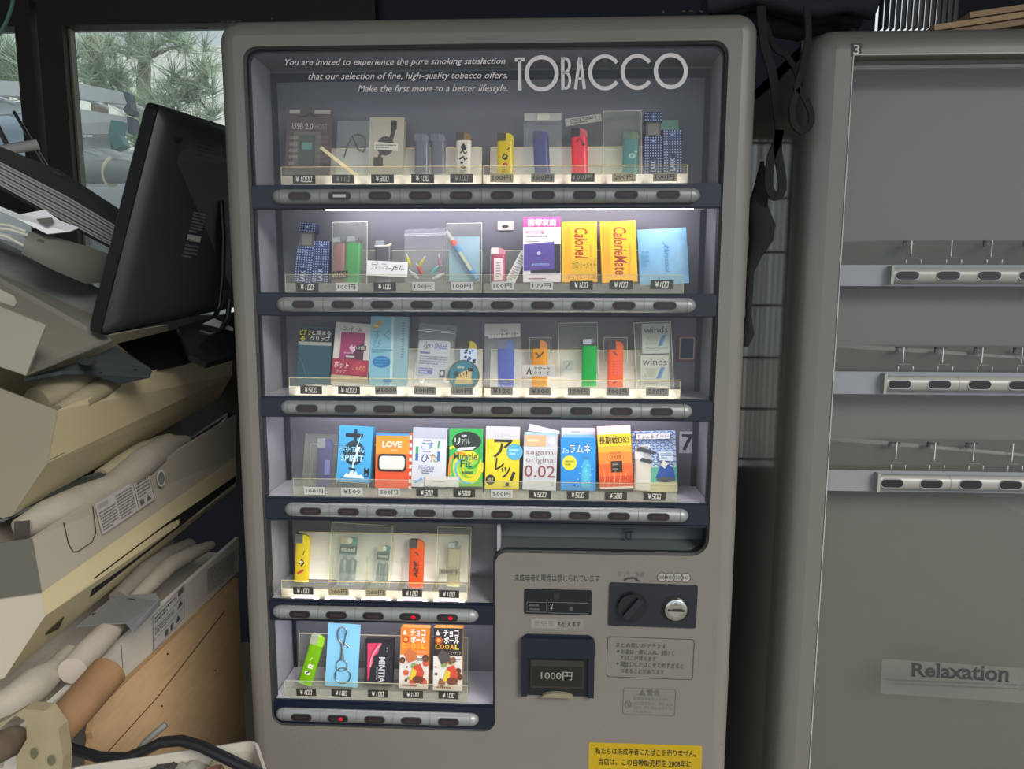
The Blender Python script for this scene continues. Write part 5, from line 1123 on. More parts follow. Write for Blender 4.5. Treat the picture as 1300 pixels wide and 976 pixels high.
for j, (px, py, a, hx, lab) in enumerate(((520, 335, .3, '#d9c23a', 'yellow'), (533, 337, -.5, '#d6bf40', 'amber'), (535, 346, .5, '#d23434', 'red'), (549, 346, -.7, '#5bb8b2', 'teal'), (529, 352, .8, '#d8d0d2', 'pale pink'), (552, 353, -1.1, '#cfd6d8', 'clear white'), (559, 336, .15, '#b8788a', 'rose'))):
    fr, W, H = place(1, (px, py), (px, py-14), 4.5, -.006); fr = fr.sub(0, 0, 0, a); m = MB(); m.tube([fr.p(0, -.004, 0), fr.p(0, .001, 0), fr.p(0, .010, 0), fr.p(0, .013, 0)], [.0022, .0032, .0032, .0016], lucent(hx, .3), 10); m.tube([fr.p(0, .012, 0), fr.p(0, .019, 0)], .0013, lucent('#e8e8e8'), 8)
    tag(m.build('plastic_filter'), '%s plastic mouthpiece among the bits in the zip bag' % lab, 'mouthpiece', 'little mouthpieces in the zip bag')
case(1, (589.5, 359), (589.5, 283), 45, 'clear sleeve holding a slanted blue pen in the second row', d=.012)
fr, W, H = place(1, (605, 355), (571, 300), 9, -.005); e = empty('pen', fr.o); tag(e, 'blue pen with orange cap lying slanted in the clear sleeve', 'pen')
m = MB(); m.tube([fr.p(0, 0, 0), fr.p(0, H*.78, 0)], .0052, pm('#3d86c4', .35), 14); m.box(fr, -.002, H*.2, .0035, H*.62, .0045, .0056, '#c9c7a6'); m.build('barrel', e)
m = MB(); m.tube([fr.p(0, H*.78, 0), fr.p(0, H*.9, 0)], .0055, pm('#e0523a', .35), 14); m.build('cap', e); m = MB(); m.tube([fr.p(0, H*.9, 0), fr.p(0, H*1.12, 0)], [.0045, .003], lucent('#d8d8d4'), 12); m.build('tip', e)
fr2, W2_, H2_ = place(1, (606, 354), (606, 300), 10, -.012); m = MB(); o, n = rowplane(1); m.add([on(a, c, o-n*.012, n) for a, c in ((570, 357), (609, 357), (609, 300), (570, 300))], [[0, 1, 2, 3]], pm('#8fb0c8', .5)); tag(m.build('backing_paper'), 'pale blue backing paper in the pen sleeve', 'paper')
lighter(1, (632.5, 360), (632.5, 313.5), 18, 'pink lighter with white label and white top in the second row', '#d0627c', cap='#cfc8c6', shell='#d8929e', art=[('r', .2, .1, .8, .86, '#d6ced0'), ('dash', .34, .2, .66, .76, 6, '#a0707c')])
small_card(1, (657, 338), 11, 40, -.48, 'white paper tag tucked slanting behind the pink lighter', '#d9d8d4', [('dash', .15, .1, .85, .9, 9, '#7d7a76')], c=-.013, name='paper_tag', cat='tag')
small_card(1, (653, 347), 11, 26, -.4, 'shorter white paper tag slanting in front of another beside the pink lighter', '#cfcecb', [('dash', .15, .1, .85, .9, 6, '#86837f')], c=-.011, name='paper_tag', cat='tag')
pack(1, (688, 358), (688, 275.5), 48, 'product_card', 'white and magenta pocket ashtray card showing a purple pouch', 'card', '#d8d3d8', [('r', 0, .845, 1, 1, '#9c2a6e'), ('t', '携帯灰皿', .12, .86, .88, .97, '#e6d8e2', {'bold': .015}), ('t', 'ポケクロ 1個', .06, .735, .55, .795, '#a8285a', {'bold': .01}), ('dash', .08, .69, .92, .72, 1, '#5a4a58'), ('dash', .08, .61, .6, .64, 1, '#8a7a88'), ('r', .2, .13, .99, .58, '#1d1a22'), ('p', [(.02, .17), (.84, .2), (.82, .62), (.02, .58)], '#4c3a86'), ('l', [(.03, .58), (.14, .42), (.42, .39), (.72, .43), (.81, .6)], .012, '#35286a'), ('e', .42, .44, .05, .028, '#b7b4c4'), ('t', 'pocketo', .22, .24, .7, .3, '#8fb3d8', {'shear': .25}), ('dash', .16, .035, .84, .07, 1, '#8a3a66')], depth=.004)
CMA = [('r', 0, 0, 1, 1, '#f4b80c'), ('r', .02, .1, .3, .97, '#eeae0a')]+[('dash', .06+.05*i, .14, .09+.05*i, .94, 22, '#d98a10') for i in range(4)]+[('t', 'CalorieMate', .36, .12, .74, .9, '#a03a1c', {'rot': -90, 'shear': .2, 'bold': .012}), ('dash', .8, .3, .84, .62, 9, '#c07a18')]
pack(1, (736, 358), (735.2, 281.5), 44.5, 'food_box', 'yellow food bar box with a paper strip across its lower half', 'box', '#f0b210', CMA+[('r', .26, .125, 1.0, .4, '#d3a712'), ('t', 'カロリーメイト', .28, .22, .96, .34, '#5a3a12', {'shear': .15}), ('t', '(チョコレート味)', .1, .02, .98, .12, '#8a5a1a')], depth=.02)
pack(1, (787, 358), (784, 280.5), 45, 'food_box', 'yellow food bar box without any strip, next to the light blue pouch', 'box', '#f0b210', CMA+[('t', 'BLOCK', .75, .12, .81, .3, '#c8701a', {'rot': -90})], depth=.02)
fr, W, H = place(1, (844.5, 360), (840.5, 289.5), 62.5); m = soft(fr, W, H, .005, pm('#7fb5d6', .4, noise=.18, scale=45), 4, 8, .6)
paint(m, fr, W, H, [('t', 'Miracool', .52, .2, .62, .68, '#3d80b4', {'rot': -90, 'shear': .25}), ('l', [(.5, .76), (.52, .7), (.58, .68)], .012, '#3d80b4'), ('dash', .05, .3, .2, .62, 4, '#4f8ab5')], -W/2, .0012); tag(m.build('product_pouch', loc=fr.o), 'light blue mottled pouch with sideways script at the end of the second row', 'pouch')
fr, W, H = back_quad(632, 280.5, 652, 292.5); m = MB(); m.box(fr, 0, 0, W, H, -.0005, .004, pm('#b5b2a6', .4), r=.002); m.disc(fr, W*.48, H*.4, W*.22, H*.18, .004, .0044, BLACK, 12); m.build('panel_latch', VM)
tags(1, [390, 440, 488.5, 537.5, 586.5, 638, 687.5, 738, 788.5, 840.5], 364.5, 361, [('¥100', 'k'), ('100円', 'w'), ('¥100', 'k'), ('100円', 'w'), ('100円', 'w'), ('100円', 'w'), ('100円', 'w'), ('¥100', 'k'), ('¥100', 'k'), ('¥100', 'k')],
     ['navy ashtrays', 'red-green lighter case', 'white slanted strip', 'zip bag', 'blue pen', 'pink lighter', 'purple pouch card', 'stripped yellow box', 'plain yellow box', 'light blue pouch'])

# ---- third row
pack(2, (397, 488), (401, 415), 42, 'product_pack', 'dark teal pack with black and yellow heading in the third row', 'box', '#17404d', [('r', 0, 0, 1, .68, '#143f4c'), ('l', [(.02, .5), (.2, .3), (.35, .05)], .012, '#3d6a78'), ('l', [(.05, .62), (.4, .2)], .008, '#2f5a68'), ('r', 0, .68, 1, .74, '#8a8d88'), ('r', 0, .74, 1, .96, '#1b1b16'), ('t', 'ピチッ', .03, .85, .36, .95, '#d6cc3a', {'bold': .02}), ('t', 'と締まる', .4, .86, .97, .94, '#c9c9c4', {'bold': .015}), ('t', 'る', .05, .75, .2, .84, '#d6cc3a', {'bold': .02}), ('t', 'グリップ', .35, .76, .95, .84, '#c9c9c4', {'bold': .015})], depth=.016)
pack(2, (442.5, 489.5), (449.3, 410), 46, 'product_box', 'white box with magenta panel and crimson band in the third row', 'box', '#b8b4ae', [('t', 'コンドーム', .22, .87, .74, .94, '#2c2a2a', {'bold': .01}), ('r', .18, .42, .84, .85, '#8d2a5c'), ('p', [(.3, .42), (.84, .42), (.84, .72)], '#4a2038'), ('p', [(.42, .6), (.5, .66), (.54, .6), (.6, .66), (.66, .58), (.58, .56), (.54, .52), (.48, .56)], '#c9a2b4'), ('dash', .3, .5, .72, .54, 1, '#b08aa0'), ('r', .6, .57, .9, .65, K), ('t', '12個', .63, .585, .87, .64, '#c9c6be'), ('r', .36, .45, .6, .475, '#b9b0b0'), ('r', 0, .16, 1, .42, '#8f1f3c'), ('t', 'ホット', .05, .27, .46, .37, '#d8c6c4', {'bold': .01, 'shear': .2}), ('t', 'タイプ', .12, .19, .4, .25, '#c9b2b2', {'shear': .2}), ('e', .74, .29, .2, .11, '#a52f4a'), ('t', 'こんわり', .57, .25, .92, .33, '#d0a05a'), ('r', 0, .05, 1, .16, '#a39476')], depth=.018)
pack(2, (492, 489.5), (495, 401.5), 48, 'product_packet', 'tall pale blue packet with round blue splash in the third row', 'packet', lucent('#9fc2cc', .35), [('r', 0, 0, .55, 1, '#79aabb'), ('r', .55, 0, .62, 1, '#a9c2c2'), ('p', [(.05, .85), (.26, .95), (.3, .89), (.1, .8)], '#b98a3c'), ('r', .08, .84, .2, .87, '#d8b060'), ('t', 'すぐ', .06, .66, .55, .8, '#5a8a90'), ('t', 'び', .08, .54, .3, .66, '#4a7fb0'), ('dash', .05, .46, .6, .53, 2, '#4f7f95'), ('e', .32, .34, .24, .085, '#1f6aa0'), ('dash', .14, .28, .5, .4, 3, '#3f8ac0'), ('e', .5, .07, .14, .03, '#2f7ab0'), ('dash', .84, .4, .9, .92, 14, '#6d8a90')], depth=.012)
bag(2, (548, 488), (555.5, 411), 48, 'zip bag of white earphones with blue print in the third row', .008, 11, zip_=True, c=.007)
fr, W, H = place(2, (548, 486), (552, 432), 40, -.003); m = MB(); m.box(fr, -W/2, H*.06, W/2, H, -.002, 0, lucent('#c9cbd0', .3), r=.004)
paint(m, fr, W, H, x0=-W/2, art=[('t', '/go', .14, .78, .46, .95, '#4a4c58', {'shear': .3}), ('t', 'Shoot', .5, .8, .9, .94, '#2f3f9a', {'shear': .2, 'bold': .01}), ('dash', .06, .66, .6, .74, 1, '#3a3f90'), ('dash', .06, .42, .95, .64, 4, '#777a90'), ('r', .06, .2, .5, .34, '#50559a'), ('dash', .07, .22, .49, .33, 2, '#c9cbd0'), ('r', .72, .14, .9, .32, '#3a3c46'), ('e', .81, .24, .05, .05, '#c9cbd0')]); tag(m.build('insert_card'), 'white insert card with blue print inside the earphone bag', 'card')
for px, lab in ((534, 'nearer the pale blue packet'), (566, 'nearer the round tin')):
    fr, W, H = place(2, (px, 486), (px, 478), 9, -.002); m = MB(); m.loft([[fr.p(W*.5*math.cos(t)*s, H*.5+H*.5*math.sin(t)*s, q) for t in [2*math.pi*k/14 for k in range(14)]] for s, q in ((.5, -.006), (1, -.003), (.9, .001), (.4, .002))], pm('#c9cacc', .4)); tag(m.build('earphone'), 'white earbud in the zip bag, %s' % lab, 'earphone')
LEO = [('r', 0, 0, 1, 1, '#b9c9dc')]; rnd = random.Random(5)
for k in range(34): LEO.append(('e', rnd.uniform(.08, .92), rnd.uniform(.03, .97), rnd.uniform(.05, .1), rnd.uniform(.018, .036), rnd.choice(['#1f5a9c', '#1b1c28', '#2a6ab0'])))
lighter(2, (594.5, 488.5), (594.5, 431.5), 20.5, 'blue and white leopard spotted lighter behind the round tin', '#b9c9dc', cap='#3a342a', shell='#c9b84a', glassy=False, art=LEO, c=-.008)
fr, W, H = place(2, (588.7, 496), (588.7, 457), 39.5, .006); e = empty('round_tin', fr.o); tag(e, 'round teal tin with cream animal picture before the spotted lighter', 'tin')
m = MB(); m.disc(fr, 0, H/2, W/2, W/2, -.008, 0, pm('#55605c', .35, .5), 36); m.build('tin_body', e); m = MB(); m.disc(fr, 0, H/2, W*.45, W*.45, 0, .0005, pm('#2f7383'), 36)
paint(m, fr, W, H, [('p', [(.2, .22), (.3, .5), (.45, .62), (.62, .66), (.72, .74), (.76, .6), (.74, .4), (.8, .22)], '#c2a874'), ('t', '強い', .18, .44, .52, .64, '#2a2823', {'bold': .02}), ('t', '!', .56, .44, .62, .64, '#2a2823', {'bold': .02}), ('dash', .3, .72, .66, .8, 1, '#c9bfa0'), ('r', .64, .62, .82, .74, '#3a3329')], -W/2, .0008); m.build('picture_lid', e)
bag(2, (638.5, 492), (638, 410), 47, 'clear header bag holding the plain blue lighter in the third row', .005, 13, hdr=.2)
small_card(2, (639.5, 422), 40, 13, .06, 'grey header card with bold lettering above the plain blue lighter', '#a9aaa8', [('t', '風に強い', .08, .52, .62, .92, '#2a2b2b', {'bold': .02}), ('t', 'ウィンドターボライター', .08, .1, .96, .48, '#3a3b3b', {'bold': .015})], c=.0066, name='header_card', cat='card')
lighter(2, (642.5, 490.5), (642, 430.5), 21, 'plain cobalt blue lighter inside the clear header bag', '#3557c8', cap='#4a5068', shell='#3557b0', c=-.002)
case(2, (686, 456), (686, 428), 28, 'small clear sleeve behind the head of the amber lighter', d=.004, c=-.016)
lighter(2, (685.2, 491.5), (685, 430.5), 20, 'amber lighter with dark hood behind a white strip', '#f0b01c', cap='#2b2622', shell='#d88a4a', art=[('l', [(.25, .9), (.5, .8), (.75, .92)], .12, '#6d3a1a'), ('l', [(.3, .76), (.6, .84)], .1, '#5a3018')])
small_card(2, (683.7, 470.5), 42, 14.5, 0, 'white strip with a large letter A across the amber lighter', '#b9b7b2', [('p', [(.12, .15), (.22, .88), (.3, .15), (.25, .15), (.21, .6), (.17, .15)], '#232325'), ('t', 'マジック', .36, .54, .84, .84, '#2d2d30', {'bold': .03}), ('t', 'シリーズ', .36, .16, .84, .46, '#2d2d30', {'bold': .03})], c=.003, name='paper_strip')
case(2, (735, 474), (733.5, 409.5), 50, 'clear blister shell behind the grass green lighter', d=.010, c=-.013)
lighter(2, (748, 490.5), (749, 427.5), 19, 'grass green clear lighter with black flint top in the third row', '#12c050', 'flint', '#2b2d2b', c=-.001)
small_card(2, (721, 464), 12, 13, 0, 'small grey leaflet beside the grass green lighter', '#9aa39c', [('l', [(.25, .2), (.75, .8)], .1, '#5f6a62'), ('l', [(.1, .1), (.9, .1), (.9, .9), (.1, .9)], .05, '#6d766e', True)], c=-.011, name='leaflet', cat='leaflet')
case(2, (781.5, 459), (781.5, 428), 30, 'small clear sleeve behind the head of the orange lighter', d=.004, c=-.016)
lighter(2, (781.6, 492.5), (781.5, 431.5), 20, 'orange lighter with pink printing in the third row', '#ff7a3c', cap='#2b2624', shell='#e0622c', art=[('l', [(.35, .95), (.6, .85)], .12, '#8a3018'), ('dash', .3, .3, .42, .72, 6, '#d05a3a'), ('dash', .55, .3, .75, .72, 6, '#e05a70'), ('l', [(.35, .12), (.6, .2)], .08, '#7d3020')])
case(2, (832, 492), (828, 408.6), 47.5, 'clear case holding two pale packs stacked, end of the third row')
WA = [('t', 'winds', .06, .68, .94, .9, '#3a4048', {'bold': .004}), ('p', [(.18, .58), (.58, .58), (.5, .3), (.26, .3)], '#aaa59a'), ('p', [(.72, .6), (.9, .62), (.74, .26), (.56, .24)], '#2f6ab0'), ('p', [(.86, .62), (.9, .62), (.74, .26), (.7, .26)], '#7fa8d0'), ('t', 'S', .12, .28, .22, .4, '#8d8f90'), ('dash', .12, .06, .9, .2, 2, '#8d8f90')]
pack(2, (831, 490), (831, 451), 35.5, 'cigarette_pack', 'pale pack with blue stripe, lower of two in the clear case', 'pack', '#b9bab6', WA, depth=.016, c=-.003, group='pale packs in the clear case')
pack(2, (833.2, 448.5), (832.2, 410.5), 35, 'cigarette_pack', 'pale pack with blue stripe, upper of two in the clear case', 'pack', '#b4b6b4', WA, depth=.016, c=-.003, group='pale packs in the clear case')
tags(2, [395, 443, 490, 539.5, 587, 636.8, 686, 735, 784, 834.5], 495, 497, [('¥500', 'k'), ('¥1000', 'k'), ('¥1000', 'g'), ('100円', 'g'), ('100円', 'g'), ('¥120', 'g'), ('¥100', 'g'), ('100円', 'g'), ('100円', 'g'), ('200円', 'g')],
     ['dark teal pack', 'white magenta box', 'tall pale packet', 'earphone bag', 'round tin', 'cobalt blue lighter', 'amber lighter', 'grass green lighter', 'orange lighter', 'two pale packs'])

# ---- fourth row
case(3, (404, 618.5), (408.5, 551), 42, 'clear case holding the indigo lighter in the fourth row', edge='#8f8a70')
lighter(3, (410, 617), (412.5, 556), 19.5, 'indigo lighter with chrome top inside its clear case', '#2a2a8c', cap='#8d8f98', shell='#3a3a9c', art=[('r', .55, .3, .9, .68, '#6a6ab8')], c=-.005)
pack(3, (447.8, 611.5), (452.4, 541), 42.5, 'product_box', 'sky blue box with black cross and lightning in the fourth row', 'box', '#3fa0d6', [('r', .44, .72, .54, .94, '#16222c'), ('r', .2, .8, .72, .87, '#16222c'), ('e', .48, .52, .32, .22, '#12303f'), ('t', 'FIGHTING', .04, .52, .8, .64, '#16222c', {'bold': .04}), ('t', 'FIGHTING', .05, .53, .79, .63, '#7fc0e0', {'bold': .01}), ('t', 'SPIRIT', .1, .37, .78, .48, '#a9d6ea', {'bold': .015}), ('p', [(.68, .9), (.58, .62), (.66, .64), (.5, .3), (.5, .12), (.44, .12), (.46, .36), (.56, .54), (.5, .54)], '#d3e6f0'), ('p', [(.2, .07), (.3, .16), (.36, .12), (.42, .2), (.5, .14), (.58, .2), (.64, .12), (.74, .14), (.84, .07)], '#dbe8ee'), ('r', .84, .1, .98, .12, K), ('t', 'M', .82, .13, .97, .26, K, {'bold': .03}), ('l', [(.36, .24), (.56, .22)], .06, '#16222c')], depth=.02, group=None)
case(3, (447, 618), (447.5, 612), 41, 'clear plastic foot under the sky blue box', d=.02, c=-.001)
# orange box: a plain white shape stands where its drawing is
pack(3, (499, 619.5), (500.5, 549.5), 46, 'product_box', 'orange box with red-striped side and a white shape in the fourth row', 'box', '#e06a28', [('r', 0, .95, .93, 1, '#3f8fc0'), ('r', 0, .62, .93, .95, '#ec8a1e'), ('r', 0, .36, .93, .62, '#e4641e'), ('r', 0, 0, .93, .36, '#d84e22'), ('r', .93, 0, 1, .96, '#d9d4cc')]+[('r', .93, .04+.13*k, 1, .10+.13*k, '#cc3a30') for k in range(7)]+[('t', 'LOVE', .18, .74, .72, .85, '#e8dcc4', {'bold': .04}), ('dash', .42, .66, .72, .71, 1, '#e0b888'), ('p', rounded([(.06, .3), (.86, .3), (.86, .62), (.06, .62)], .1, 6), '#1d1a18'), ('p', rounded([(.11, .34), (.81, .34), (.81, .58), (.11, .58)], .08, 6), '#d8d5d0')]+[('l', [(.45, .02), (.2+.13*k, .18)], .008, '#e07a40') for k in range(5)], depth=.02)
pack(3, (543.6, 618), (546, 543), 43, 'product_box', 'white box with two blue and green brush words, fourth row', 'box', '#c9cdd4', [('r', 0, .82, 1, 1, '#aeb4bc'), ('dash', .3, .77, .7, .8, 1, '#5a6a80'), ('t', 'こす', .26, .64, .62, .76, '#3f7fc4', {'bold': .01}), ('l', [(.76, .65), (.78, .78)], .05, '#3f9a5a'), ('t', 'ひた', .26, .42, .76, .56, '#4a5a90', {'bold': .01}), ('t', 'た', .54, .43, .76, .55, '#c2b23a', {'bold': .01}), ('dash', .3, .58, .7, .62, 1, '#6a7a90'), ('r', .1, .56, .18, .68, '#3f9a6a'), ('r', .1, .44, .18, .56, '#2f5fa8'), ('r', .74, .44, .82, .6, '#2f6fb0'), ('t', 'Hi-Grade', .2, .29, .66, .37, '#6a7fa0', {'shear': .3}), ('dash', .3, .22, .64, .28, 2, '#4a5a70'), ('p', [(.05, .06), (.3, .16), (.34, .12), (.14, .06)], '#5fa0d4'), ('p', [(.36, .07), (.6, .16), (.62, .11), (.46, .07)], '#6fb0dc'), ('p', [(.68, .08), (.88, .15), (.88, .1), (.78, .08)], '#5fa0d4')], depth=.02)
small_card(3, (561, 611), 43, 13, -.02, 'blank white strip across the lower edge of two boxes', '#c9cac8', [('dash', .25, .35, .8, .6, 1, '#a2a4a4')], c=.0045, name='paper_strip')
SW = []
for k in range(5):
    a0 = k*1.25; pts = [(.5+(.12+.085*q)*math.cos(a0+q*.42), .42+(.08+.055*q)*math.sin(a0+q*.42)) for q in range(7)]
    pts = [(min(.99, max(.01, x)), min(.7, max(.05, y))) for x, y in pts]; SW.append(('l', pts, .07, ('#e6c81e', '#f08a1e', '#57b0c4', '#d8c81e', '#2a9a40')[k]))
pack(3, (591, 617.5), (592, 544), 42.5, 'product_box', 'green and yellow swirl box with black oval in the fourth row', 'box', '#2fa84a', [('r', 0, 0, 1, .5, '#4ab050'), ('e', .55, .33, .44, .3, '#d9cf24'), ('e', .56, .34, .3, .2, '#8cc43a')]+SW+[('e', .52, .78, .44, .17, '#16231c'), ('dash', .36, .86, .62, .9, 1, '#d8ded6'), ('t', 'リ', .16, .72, .32, .84, '#cfe0d0', {'bold': .01}), ('t', 'アル', .36, .72, .62, .82, '#a9c0ac'), ('p', [(.22, .62), (.7, .64), (.8, .69), (.3, .67)], '#dfe6d8'), ('t', 'Miracle', .14, .46, .84, .58, '#1b4a2a', {'bold': .012}), ('t', 'Fit', .34, .33, .68, .46, '#1b4a2a', {'bold': .012}), ('r', .02, .01, .98, .05, '#7fae3a'), ('dash', .4, .2, .9, .28, 1, '#2a6a3a')], depth=.02)
pack(3, (637, 621), (638.7, 541.5), 43, 'product_box', 'yellow box with huge black brush letters in the fourth row', 'box', '#d8c81c', [('r', 0, .8, 1, 1, '#c4c4c4'), ('t', 'コンドーム', .22, .83, .74, .9, '#9a9a9c'), ('t', 'ア', .22, .5, .8, .8, '#20201a', {'bold': .02, 'shear': .12}), ('t', 'レ', .28, .3, .56, .5, '#20201a', {'bold': .02, 'shear': .12}), ('t', 'ッ', .48, .18, .74, .36, '#20201a', {'bold': .02, 'shear': .12}), ('l', [(.86, .28), (.76, .14)], .09, '#20201a'), ('e', .66, .08, .06, .035, '#20201a'), ('e', .86, .6, .24, .13, '#4aa0c0'), ('dash', .7, .54, .98, .66, 2, '#9fd0dc'), ('e', .16, .15, .14, .08, '#2b2b22'), ('t', 'MAX', .07, .11, .25, .18, '#d8d0a0', {'shear': .3}), ('dash', .1, .64, .3, .7, 2, '#c0b018'), ('dash', .5, .03, .9, .06, 1, '#b0a018')], depth=.02)
pack(3, (684.5, 622), (686.8, 549), 42.5, 'product_box', 'white box with large dark red numerals in the fourth row', 'box', '#bfc2c4', [('r', 0, .96, 1, 1, '#9cc4c0'), ('r', .03, .76, .66, .95, '#d8a878'), ('dash', .1, .82, .6, .9, 1, '#e6cdb0'), ('e', .85, .86, .1, .07, '#cfd0d0'), ('t', 'sagami', .07, .59, .96, .7, '#8a7a78'), ('t', 'original', .07, .45, .96, .58, '#8a7a78'), ('t', '0.02', .04, .22, .96, .43, '#8a4a4a', {'bold': .004}), ('t', '2', .86, .08, .92, .13, '#8a6a68')], depth=.02)
m = MB(); fr, W, H = place(3, (690, 549), (691, 540), 40, -.0215); m.prism(fr, [(-W/2, 0), (W/2, 0), (W/2, H*.45), (-W/2+.002, H)], -.004, 0, '#c9caca'); tag(m.build('folded_leaflet', loc=fr.o), 'white folded leaflet peeping over the box with dark red numerals', 'leaflet')
pack(3, (734, 622.5), (734.2, 555.5), 44.5, 'product_box', 'blue box with white katakana and a bottle drawing, fourth row', 'box', '#1f86d0', [('t', 'ラムネ', .24, .7, .86, .88, '#103a70', {'bold': .06}), ('t', 'ラムネ', .25, .71, .85, .87, '#d3e6f2', {'bold': .015}), ('t', 'ぶっ', .03, .7, .22, .8, '#cfe2f0', {'bold': .01}), ('e', .25, .52, .21, .14, '#d9cf2a'), ('dash', .12, .46, .38, .58, 2, '#7d8a2a'), ('p', [(.66, .62), (.66, .55), (.6, .48), (.58, .1), (.64, .05), (.8, .05), (.86, .1), (.86, .48), (.8, .55), (.8, .62)], '#3fa8cc'), ('r', .65, .58, .81, .65, '#2a7fb0'), ('e', .72, .3, .1, .14, '#4fb8d4')]+[('e', .45+.5*((k*37) % 11)/11, .1+.5*((k*53) % 13)/13, .012, .008, '#cfe6f2') for k in range(12)]+[('e', .4, .1, .03, .02, '#14508c'), ('e', .5, .08, .02, .014, '#14508c')], depth=.02)
pack(3, (734, 560), (734, 543), 42.5, 'product_box', 'white box top standing behind the blue katakana box', 'box', '#c2c6c8', [('r', .05, .1, 1, .5, '#7fb4d0'), ('dash', .3, .6, .7, .8, 1, '#8d9294')], depth=.006, c=-.021)
pack(3, (783, 620), (779, 540.5), 42.5, 'product_box', 'orange box with yellow band and black square, fourth row', 'box', '#e06a20', [('r', 0, .87, 1, 1, '#cfcfca'), ('r', 0, .68, 1, .87, '#e6c81e'), ('r', 0, .58, 1, .68, '#eda41e'), ('r', 0, .4, 1, .58, '#e8821e'), ('r', 0, .2, 1, .4, '#de5f20'), ('r', 0, .03, 1, .2, '#c9431e'), ('r', 0, 0, 1, .03, '#d9c8b8'), ('t', '長期戦OK!', .04, .71, .92, .84, '#2a2614', {'bold': .012}), ('t', 'SAGAMI', .33, .55, .66, .59, '#7d3a14'), ('t', '0.09', .33, .46, .68, .54, '#6d3412'), ('r', .36, .26, .7, .44, '#231a16'), ('dash', .4, .36, .66, .41, 1, '#8d8278'), ('dash', .4, .29, .66, .33, 1, '#8d8278')]+[('l', [(.1+.16*k, .04), (.16+.15*k, .16), (.14+.17*k, .28)], .012, '#f2b060') for k in range(5)], depth=.02)
WV = [('r', 0, 0, 1, 1, '#b9cbdc')]
for j in range(13):
    for k in range(6): WV.append(('l', [(.02+.17*k+(j % 2)*.08+.06*math.cos(t), .42+.045*j+.03*math.sin(t)) for t in [math.pi*q/5 for q in range(6)]], .02, '#2a63b0'))
pack(3, (832, 624), (829.5, 547), 55.5, 'product_card', 'blue wave-patterned lighter card at the end of the fourth row', 'card', '#b9cbdc', WV+[('r', 0, 0, 1, .16, '#c4bd92'), ('r', 0, .16, 1, .4, '#5aa890'), ('r', .06, .86, .88, .97, '#2b3a66'), ('r', .08, .87, .86, .96, '#dcdcdc'), ('t', 'ちょんまげ', .12, .875, .6, .95, '#2a2a2c', {'bold': .012}), ('t', 'ライター', .63, .89, .84, .935, '#4a4a4c'), ('p', [(.06, .74), (.4, .8), (.4, .72), (.06, .66)], '#cfcfca'), ('dash', .1, .68, .36, .76, 2, '#77777a'), ('p', [(.6, .66), (.92, .66), (.92, .5), (.6, .52)], '#c9d6de'), ('dash', .64, .54, .88, .64, 3, '#5a86b4'), ('p', [(.5, .22), (.62, .42), (.78, .46), (.92, .38), (.96, .22)], '#1f4a9c'), ('e', .74, .2, .22, .045, '#4a4f52'), ('p', [(.62, .44), (.72, .38), (.8, .46), (.7, .52)], '#d3d0c8'), ('r', .02, .1, .98, .11, '#a8a078'), ('r', .02, .05, .98, .055, '#a8a078')], depth=.004, c=-.0145)
lighter(3, (815.5, 622.5), (817, 573), 21.5, 'white lighter with dark slanted top before the wave-patterned card', '#c9c5b8', cap='#d0d0d0', shell='#c2c4c8', glassy=False, c=.0)
fr, W, H = place(3, (817.5, 574.5), (818, 568), 22, .002); m = MB(); m.prism(fr, rounded([(-W*.45, H*.5), (W*.6, -H*.2), (W*.75, H*.25), (-W*.2, H*1.1)], .001, 3), -.010, 0, pm('#2c3340', .4)); m.prism(fr, rounded([(-W*.2, -H*1.6), (W*.5, -H*2.0), (W*.52, -H*1.3), (-W*.1, -H*1.0)], .001, 3), -.002, .0003, pm('#2c3340', .4)); tag(m.build('toy_topknot'), 'dark slanted topknot piece on the white lighter', 'toy')
tags(3, [399.3, 446.7, 494, 542, 589.5, 637, 685.7, 733.8, 782, 831], 623, 630, [('100円', 'w'), ('¥500', 'w'), ('500円', 'w'), ('¥500', 'k'), ('¥500', 'k'), ('500円', 'w'), ('¥500', 'k'), ('¥500', 'k'), ('¥500', 'k'), ('¥500', 'k')],
     ['indigo lighter', 'sky blue box', 'orange striped box', 'brush word box', 'swirl box', 'brush letter box', 'red numeral box', 'blue katakana box', 'orange banded box', 'wave-patterned card'])

